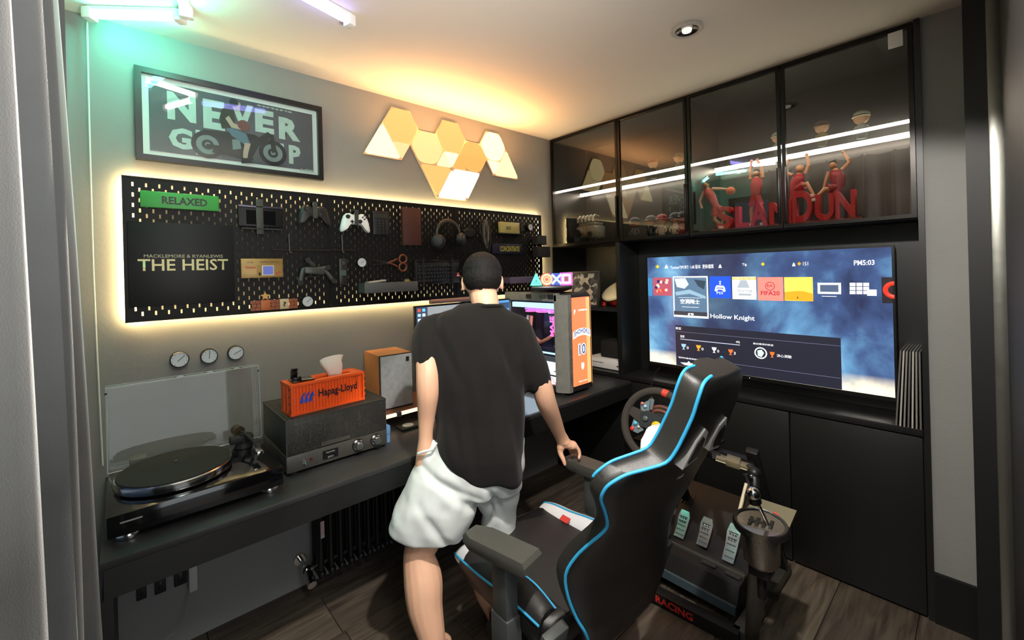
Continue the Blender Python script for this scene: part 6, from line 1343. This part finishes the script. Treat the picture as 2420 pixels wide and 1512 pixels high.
em = obj('emblem', M().lathe([(.021, .010), (.021, .014), (.018, .016)], WC+WV*(-.004)+WU*.012, wn, 28), mat('emblem_yellow', 'e8c018', .35), hb)
EK = mat('emblem_black', '151515', .5)
hs = [(-.004, -.012), (-.001, -.012), (.001, -.004), (.006, -.006), (.008, -.011), (.010, -.010), (.008, -.002), (.003, .002), (.002, .007), (.006, .010), (.002, .013), (-.002, .010), (-.003, .004), (-.008, .006), (-.009, .004), (-.004, .001), (-.003, -.004), (-.006, -.007)]
obj('emblem_horse', M().prism([(a_*.9, b2*.95) for a_, b2 in hs], WC+WV*(-.004)+WU*.012, WU, WV, wn, .0162, .0168), EK, em)
obj('knob', M().lathe([(.011, .010), (.011, .018), (.008, .020)], WC+WU*(-.042)+WV*.006, wn, 20), mat('hub_knob', '50585a', .35), hb)
bc = WC-wn*.09
obj('motor_housing', M().lathe([(.030, .05), (.070, .045), (.088, .02), (.090, -.06), (.080, -.10), (.03, -.11)], bc, wn, 40), BLACKM, SWt, smooth=40)
for r_ in (.078, .060): obj('motor_ring', M().torus(bc+wn*(.034 if r_ > .07 else .046), r_, .008, wn, 48, 8), mat('ring_bronze_red', '7a4a3c', .4, .3), SWt, smooth=80)
obj('column', M().cyl(bc+wn*.04, WC-wn*.01, .022), BLACKM, SWt)
obj('housing_base', M().box(1.74, 1.90, WC.y-.07, WC.y+.07, .6845, .735, bev=.006), BLACKM, SWt)
tag(obj('power_cable', M().tube([PX(1560, 868, 0, 2.39), PX(1545, 885, 0, 2.39), PX(1540, 905, 0, 2.38), PX(1538, 960, 0, 2.36), PX(1532, 1010, 0, 2.34)], .003, 6), BLACKM, None), 'thin black cable hanging from the counter below the television', 'cable')
# ------------------------------------------------------------------ the man
PR_, PFd = Vector((.79, -.613, 0)).normalized(), Vector((.613, .79, 0)).normalized()
pb_ = PF(1110, 1200, 1.62)
MAN = thing('person', 'man seen from behind in a black T-shirt and white shorts, one hand in his pocket', 'person', (pb_.x, pb_.y, 0))
def blend(name, b, m, parent, vox, iters, disp=None, fac=.5):
    bmesh.ops.recalc_face_normals(b.b, faces=b.b.faces)
    me = bpy.data.meshes.new('tmp'); b.b.to_mesh(me); b.b.free(); o = bpy.data.objects.new('tmp', me); COL.objects.link(o)
    r = o.modifiers.new('r', 'REMESH'); r.mode = 'VOXEL'; r.voxel_size = vox
    if iters: s_ = o.modifiers.new('s', 'SMOOTH'); s_.iterations = iters; s_.factor = fac
    m2 = bpy.data.meshes.new_from_object(o.evaluated_get(bpy.context.evaluated_depsgraph_get())); bpy.data.objects.remove(o); bpy.data.meshes.remove(me)
    if disp:
        nn = [v.normal.copy() for v in m2.vertices]
        for v, n_ in zip(m2.vertices, nn): v.co = v.co+n_*disp(v.co)
    m2.transform(MW[parent].inverted()); m2.materials.clear(); m2.materials.append(m)
    for p in m2.polygons: p.use_smooth = True
    m2.name = name; return _link(name, m2, parent, m)
def limb(m, pts, n=16, sub=6):
    """pts: (px, py, F, radius); a smooth tapering limb"""
    P_ = [PF(a_, b2, c_) for a_, b2, c_, _ in pts]; R_ = [p[3] for p in pts]; oP, oR = [], []
    for i in range(len(P_)-1):
        p0, p1, p2, p3 = P_[max(i-1, 0)], P_[i], P_[i+1], P_[min(i+2, len(P_)-1)]; r0, r1, r2, r3 = R_[max(i-1, 0)], R_[i], R_[i+1], R_[min(i+2, len(P_)-1)]
        for j in range(sub):
            t_ = j/sub; f_ = lambda a, b, c, d: .5*((2*b)+(c-a)*t_+(2*a-5*b+4*c-d)*t_*t_+(3*b-a-3*c+d)*t_**3)
            oP.append(f_(p0, p1, p2, p3)); oR.append(max(.003, f_(r0, r1, r2, r3)))
    oP.append(P_[-1]); oR.append(R_[-1])
    m.tube(oP, oR, n); m.ball(P_[0], R_[0]*.98, n=12); m.ball(P_[-1], R_[-1]*.98, n=12)
    return P_
m = M()
hc = PF(1140, 662, 1.79)
hu = (Vector((0, 0, 1))*.93+PFd*.36).normalized(); hf = (PFd*.93-Vector((0, 0, 1))*.36).normalized()
m.ball(hc+hu*.012, .079, .094, .096, PR_, hf, hu, 24)
m.ball(hc+hf*.035-hu*.045, .058, .062, .062, PR_, hf, hu, 20)                        # face and jaw
m.ball(hc+hf*.085-hu*.080, .026, .022, .022, PR_, hf, hu, 12)                        # chin
m.ball(hc+hf*.108-hu*.030, .013, .020, .020, PR_, hf, hu, 10)                        # nose
m.ball(hc+hf*.086+hu*.012, .052, .016, .014, PR_, hf, hu, 12)                        # brow
limb(m, [(1141, 690, 1.775, .054), (1146, 712, 1.75, .056), (1150, 738, 1.73, .052), (1148, 790, 1.70, .06)])
limb(m, [(1120, 785, 1.72, .052), (1062, 785, 1.72, .050), (1032, 795, 1.71, .045)]); limb(m, [(1150, 785, 1.72, .052), (1190, 785, 1.73, .050), (1218, 795, 1.72, .045)])
for (px, py, F, a_, b2) in ((1128, 850, 1.70, .16, .11), (1134, 940, 1.66, .15, .11), (1138, 1030, 1.64, .145, .105), (1130, 1090, 1.64, .145, .105)): m.ball(PF(px, py, F), a_, b2, .13, PR_, PFd, (0, 0, 1), 20)
limb(m, [(1018, 790, 1.70, .050), (1012, 840, 1.64, .046), (1011, 885, 1.60, .0435), (1011, 930, 1.59, .0415), (1008, 985, 1.60, .032), (1006, 1030, 1.60, .0265), (1006, 1065, 1.60, .033), (1004, 1100, 1.60, .036)])
limb(m, [(1228, 800, 1.72, .050), (1255, 860, 1.69, .046), (1280, 910, 1.68, .041), (1291, 950, 1.70, .040), (1310, 995, 1.77, .032), (1322, 1024, 1.815, .0265), (1330, 1040, 1.835, .028)])
# hand on the armrest: palm, four fingers, thumb
for a_, b2, F in ((1333, 1043, 1.835), (1341, 1049, 1.840), (1349, 1052, 1.845)): m.ball(PF(a_, b2, F), .030, .030, .017, PR_, PFd, Vector((.0, 0, 1)), 12)
m.ball(PF(1352, 1050, 1.845), .022, .026, .015, PR_, PFd, (0, 0, 1), 12); m.ball(PF(1325, 1056, 1.830), .017, .020, .022, PR_, PFd, (0, 0, 1), 12)
for f_ in ([(1342, 1052, 1.860, .0095), (1347, 1062, 1.885, .0088), (1350, 1069, 1.890, .0080), (1352, 1075, 1.885, .0068)],
           [(1350, 1052, 1.860, .0098), (1357, 1058, 1.885, .0092), (1361, 1067, 1.885, .0083), (1361, 1076, 1.875, .0070)],
           [(1357, 1053, 1.850, .0098), (1364, 1060, 1.865, .0092), (1368, 1070, 1.860, .0083), (1368, 1080, 1.845, .0070)],
           [(1360, 1053, 1.835, .0090), (1367, 1062, 1.835, .0086), (1370, 1073, 1.830, .0078), (1368, 1083, 1.820, .0066)],
           [(1323, 1058, 1.830, .0135), (1325, 1072, 1.820, .0115), (1331, 1085, 1.810, .0102), (1335, 1097, 1.805, .0080)]): limb(m, f_, 10, 4)
# legs and feet
limb(m, [(1075, 1120, 1.62, .070), (1040, 1190, 1.60, .068), (1003, 1275, 1.58, .060), (990, 1310, 1.57, .056), (1000, 1370, 1.55, .068), (1005, 1430, 1.53, .062), (1020, 1500, 1.51, .047), (1028, 1560, 1.50, .038), (1030, 1595, 1.50, .038)])
limb(m, [(1165, 1120, 1.68, .060), (1176, 1190, 1.71, .055), (1172, 1260, 1.78, .050), (1150, 1330, 1.82, .054), (1148, 1385, 1.82, .052), (1165, 1440, 1.80, .036), (1172, 1460, 1.80, .034)])
def foot(px, F, heel):
    b0 = PF(px, heel, F); b0.z = 0; d_ = PFd
    for a_, w_, h_ in ((.0, .034, .036), (.05, .034, .040), (.10, .038, .034), (.15, .044, .024), (.19, .044, .017)): m.ball(b0+d_*a_+Vector((0, 0, h_)), w_, .045, h_*.98, PR_, d_, (0, 0, 1), 14)
    for k in range(5): m.ball(b0+d_*(.225-.012*k)+PR_*(-.03+.016*k)*(1)+Vector((0, 0, .013)), .009, .016, .0115, PR_, d_, (0, 0, 1), 8)
foot(1030, 1.50, 1600); foot(1172, 1.80, 1470)
for s_, px, py, F in ((-1, 1096, 689, 1.80), (1, 1181, 688, 1.79)):                  # ears
    c_ = hc+PR_*(s_*.080)-hu*.012-hf*.002
    m.ball(c_, .008, .018, .030, (PR_*.9-hf*s_*.4).normalized(), hf, hu, 12); m.ball(c_-hu*.022+hf*.002, .008, .010, .012, PR_, hf, hu, 8)
SKN = mat('skin', 'e0b092', .5, na=.06, ns=14, bump=.08, bs=250)
SKN.node_tree.nodes['Principled BSDF'].inputs['Subsurface Weight'].default_value = .12
SKN.node_tree.nodes['Principled BSDF'].inputs['Subsurface Radius'].default_value = (.02, .008, .004)
body = blend('body', m, SKN, MAN, .0042, 4)
HAIR = mat('short_hair', '0b0807', .7, na=.5, ns=60, bump=.5, bs=900, spec=.3)
h_ = M(); h_.ball(hc+hu*.030-hf*.004, .083, .098, .088, PR_, hf, hu, 24).ball(hc+hu*.0-hf*.022, .080, .078, .070, PR_, hf, hu, 24)
obj_h = blend('hair', h_, HAIR, MAN, .0045, 3, lambda c_: .0022*noise.noise(c_*160))
for s_ in (-1, 1):
    obj('eye', M().ball(hc+hf*.093-hu*.008+PR_*s_*.030, .011, .009, .009, PR_, hf, hu, 12), mat('eye_white', 'd8d4cc', .3), MAN, smooth=80)
    obj('eyebrow', M().tube([hc+hf*.101+hu*.008+PR_*s_*.018, hc+hf*.098+hu*.012+PR_*s_*.034, hc+hf*.086+hu*.008+PR_*s_*.048], .003, 6), HAIR, MAN)
obj('mouth', M().tube([hc+hf*.098-hu*.062-PR_*.020, hc+hf*.104-hu*.063, hc+hf*.098-hu*.062+PR_*.020], .004, 8), mat('lips', 'a8655a', .5), MAN, smooth=80)
# T-shirt
def orings(m, spec, tilt=0, n=28, e=.85):
    rs = []
    for px, py, F, a_, d in spec:
        c_ = PF(px, py, F)
        rs.append([c_+PR_*math.copysign(abs(cos(2*pi*i/n))**e, cos(2*pi*i/n))*a_+PFd*math.copysign(abs(sin(2*pi*i/n))**e, sin(2*pi*i/n))*d+Vector((0, 0, tilt*cos(2*pi*i/n)*a_)) for i in range(n)])
    m.rings(rs)
m = M()
k_ = 1/1020.5
orings(m, [(1146, 716, 1.745, .070, .066), (1136, 726, 1.74, .105, .078), (1124, 742, 1.735, .160, .095), (1119, 765, 1.73, .188, .112), (1118, 800, 1.72, .200, .125), (1123, 850, 1.70, .198, .132), (1130, 920, 1.68, .187, .135), (1133, 980, 1.66, .178, .135), (1134, 1030, 1.64, .176, .14), (1138, 1062, 1.63, .168, .142), (1148, 1090, 1.63, .146, .14), (1158, 1108, 1.63, .126, .135), (1164, 1119, 1.63, .112, .125)])
limb(m, [(1040, 765, 1.725, .055), (1018, 790, 1.70, .062), (1013, 830, 1.66, .060), (1012, 868, 1.625, .052)]); limb(m, [(1200, 762, 1.73, .055), (1228, 790, 1.72, .066), (1250, 850, 1.70, .066), (1270, 900, 1.69, .062)])
pc0 = PF(1130, 900, 1.6)
def fold(c_):
    q = c_-pc0; u1 = q.dot(PR_); v1 = q.z
    f_ = .010*sin(38*u1+10*v1+4*noise.noise(c_*3.5))*max(0, .25-v1*1.4) if v1 < .2 else 0
    f_ += .016*noise.noise(Vector((u1*9, v1*3.2, c_.y*4)))+.009*noise.noise(Vector((u1*22, v1*7, 2)))
    for (ux, vx, ang, amp, wd) in ((-.12, .12, -1.1, .010, .020), (.13, .05, 1.9, .011, .022), (-.09, -.16, -1.35, .010, .02), (.11, -.10, 1.75, .007, .02), (-.03, -.20, -1.5, .006, .02)):
        d_ = (u1-ux)*sin(ang)-(v1-vx)*cos(ang); l_ = (u1-ux)*cos(ang)+(v1-vx)*sin(ang)
        f_ += -1.7*amp*math.exp(-(d_/wd)**2)*math.exp(-(l_/.11)**2)
    return f_
SHIRT = mat('black_cotton', '1a1817', .95, na=.12, ns=20, bump=.2, bs=900, sheen=.06, spec=.2)
sh_ = blend('tshirt', m, SHIRT, MAN, .0065, 5, fold)
nc = PF(1148, 724, 1.738); nax = (hu*.7+Vector((0, 0, .7))-PFd*.1).normalized()
obj('collar', M().torus(nc, .068, .007, nax, 40, 8), SHIRT, sh_, smooth=80)
# shorts
m = M()
orings(m, [(1135, 1035, 1.645, .168, .135), (1128, 1080, 1.645, .180, .14), (1120, 1120, 1.65, .190, .14), (1118, 1150, 1.65, .185, .13)])
orings(m, [(1085, 1065, 1.64, .10, .12), (1062, 1120, 1.62, .135, .13), (1040, 1180, 1.60, .142, .125), (1018, 1225, 1.59, .139, .115), (1007, 1254, 1.585, .136, .105), (1006, 1258, 1.585, .128, .10)], tilt=-.20)
orings(m, [(1170, 1080, 1.68, .10, .12), (1172, 1150, 1.69, .088, .11), (1176, 1205, 1.70, .072, .10), (1180, 1250, 1.71, .066, .09), (1180, 1255, 1.71, .060, .085)])
limb(m, [(1022, 1045, 1.60, .012), (1015, 1085, 1.60, .050), (1022, 1130, 1.60, .075)])
def fold2(c_):
    q = c_-pc0; u1 = q.dot(PR_); v1 = q.z
    f_ = .009*noise.noise(Vector((u1*8+v1*6, v1*12, 5)))+.0045*noise.noise(Vector((u1*24, v1*18, c_.y*5)))
    for (ux, vx, ang, amp, wd) in ((-.12, -.34, -.5, .011, .014), (-.04, -.42, -.7, .010, .016), (.02, -.50, 1.2, .012, .018), (.05, -.42, -1.2, .008, .014), (-.15, -.50, -1.0, .007, .016)):
        d_ = (u1-ux)*sin(ang)-(v1-vx)*cos(ang); l_ = (u1-ux)*cos(ang)+(v1-vx)*sin(ang)
        f_ += -1.7*amp*math.exp(-(d_/wd)**2)*math.exp(-(l_/.10)**2)
    return f_
shorts = blend('shorts', m, mat('white_cotton', 'd3d9d7', .9, bump=.15, bs=700), MAN, .006, 4, fold2)
obj('pocket_edge', M().tube([PF(988, 1072, 1.56), PF(1004, 1066, 1.545), PF(1022, 1062, 1.55), PF(1032, 1046, 1.565)], .005, 8), mat('white_cotton', ''), shorts, smooth=80)
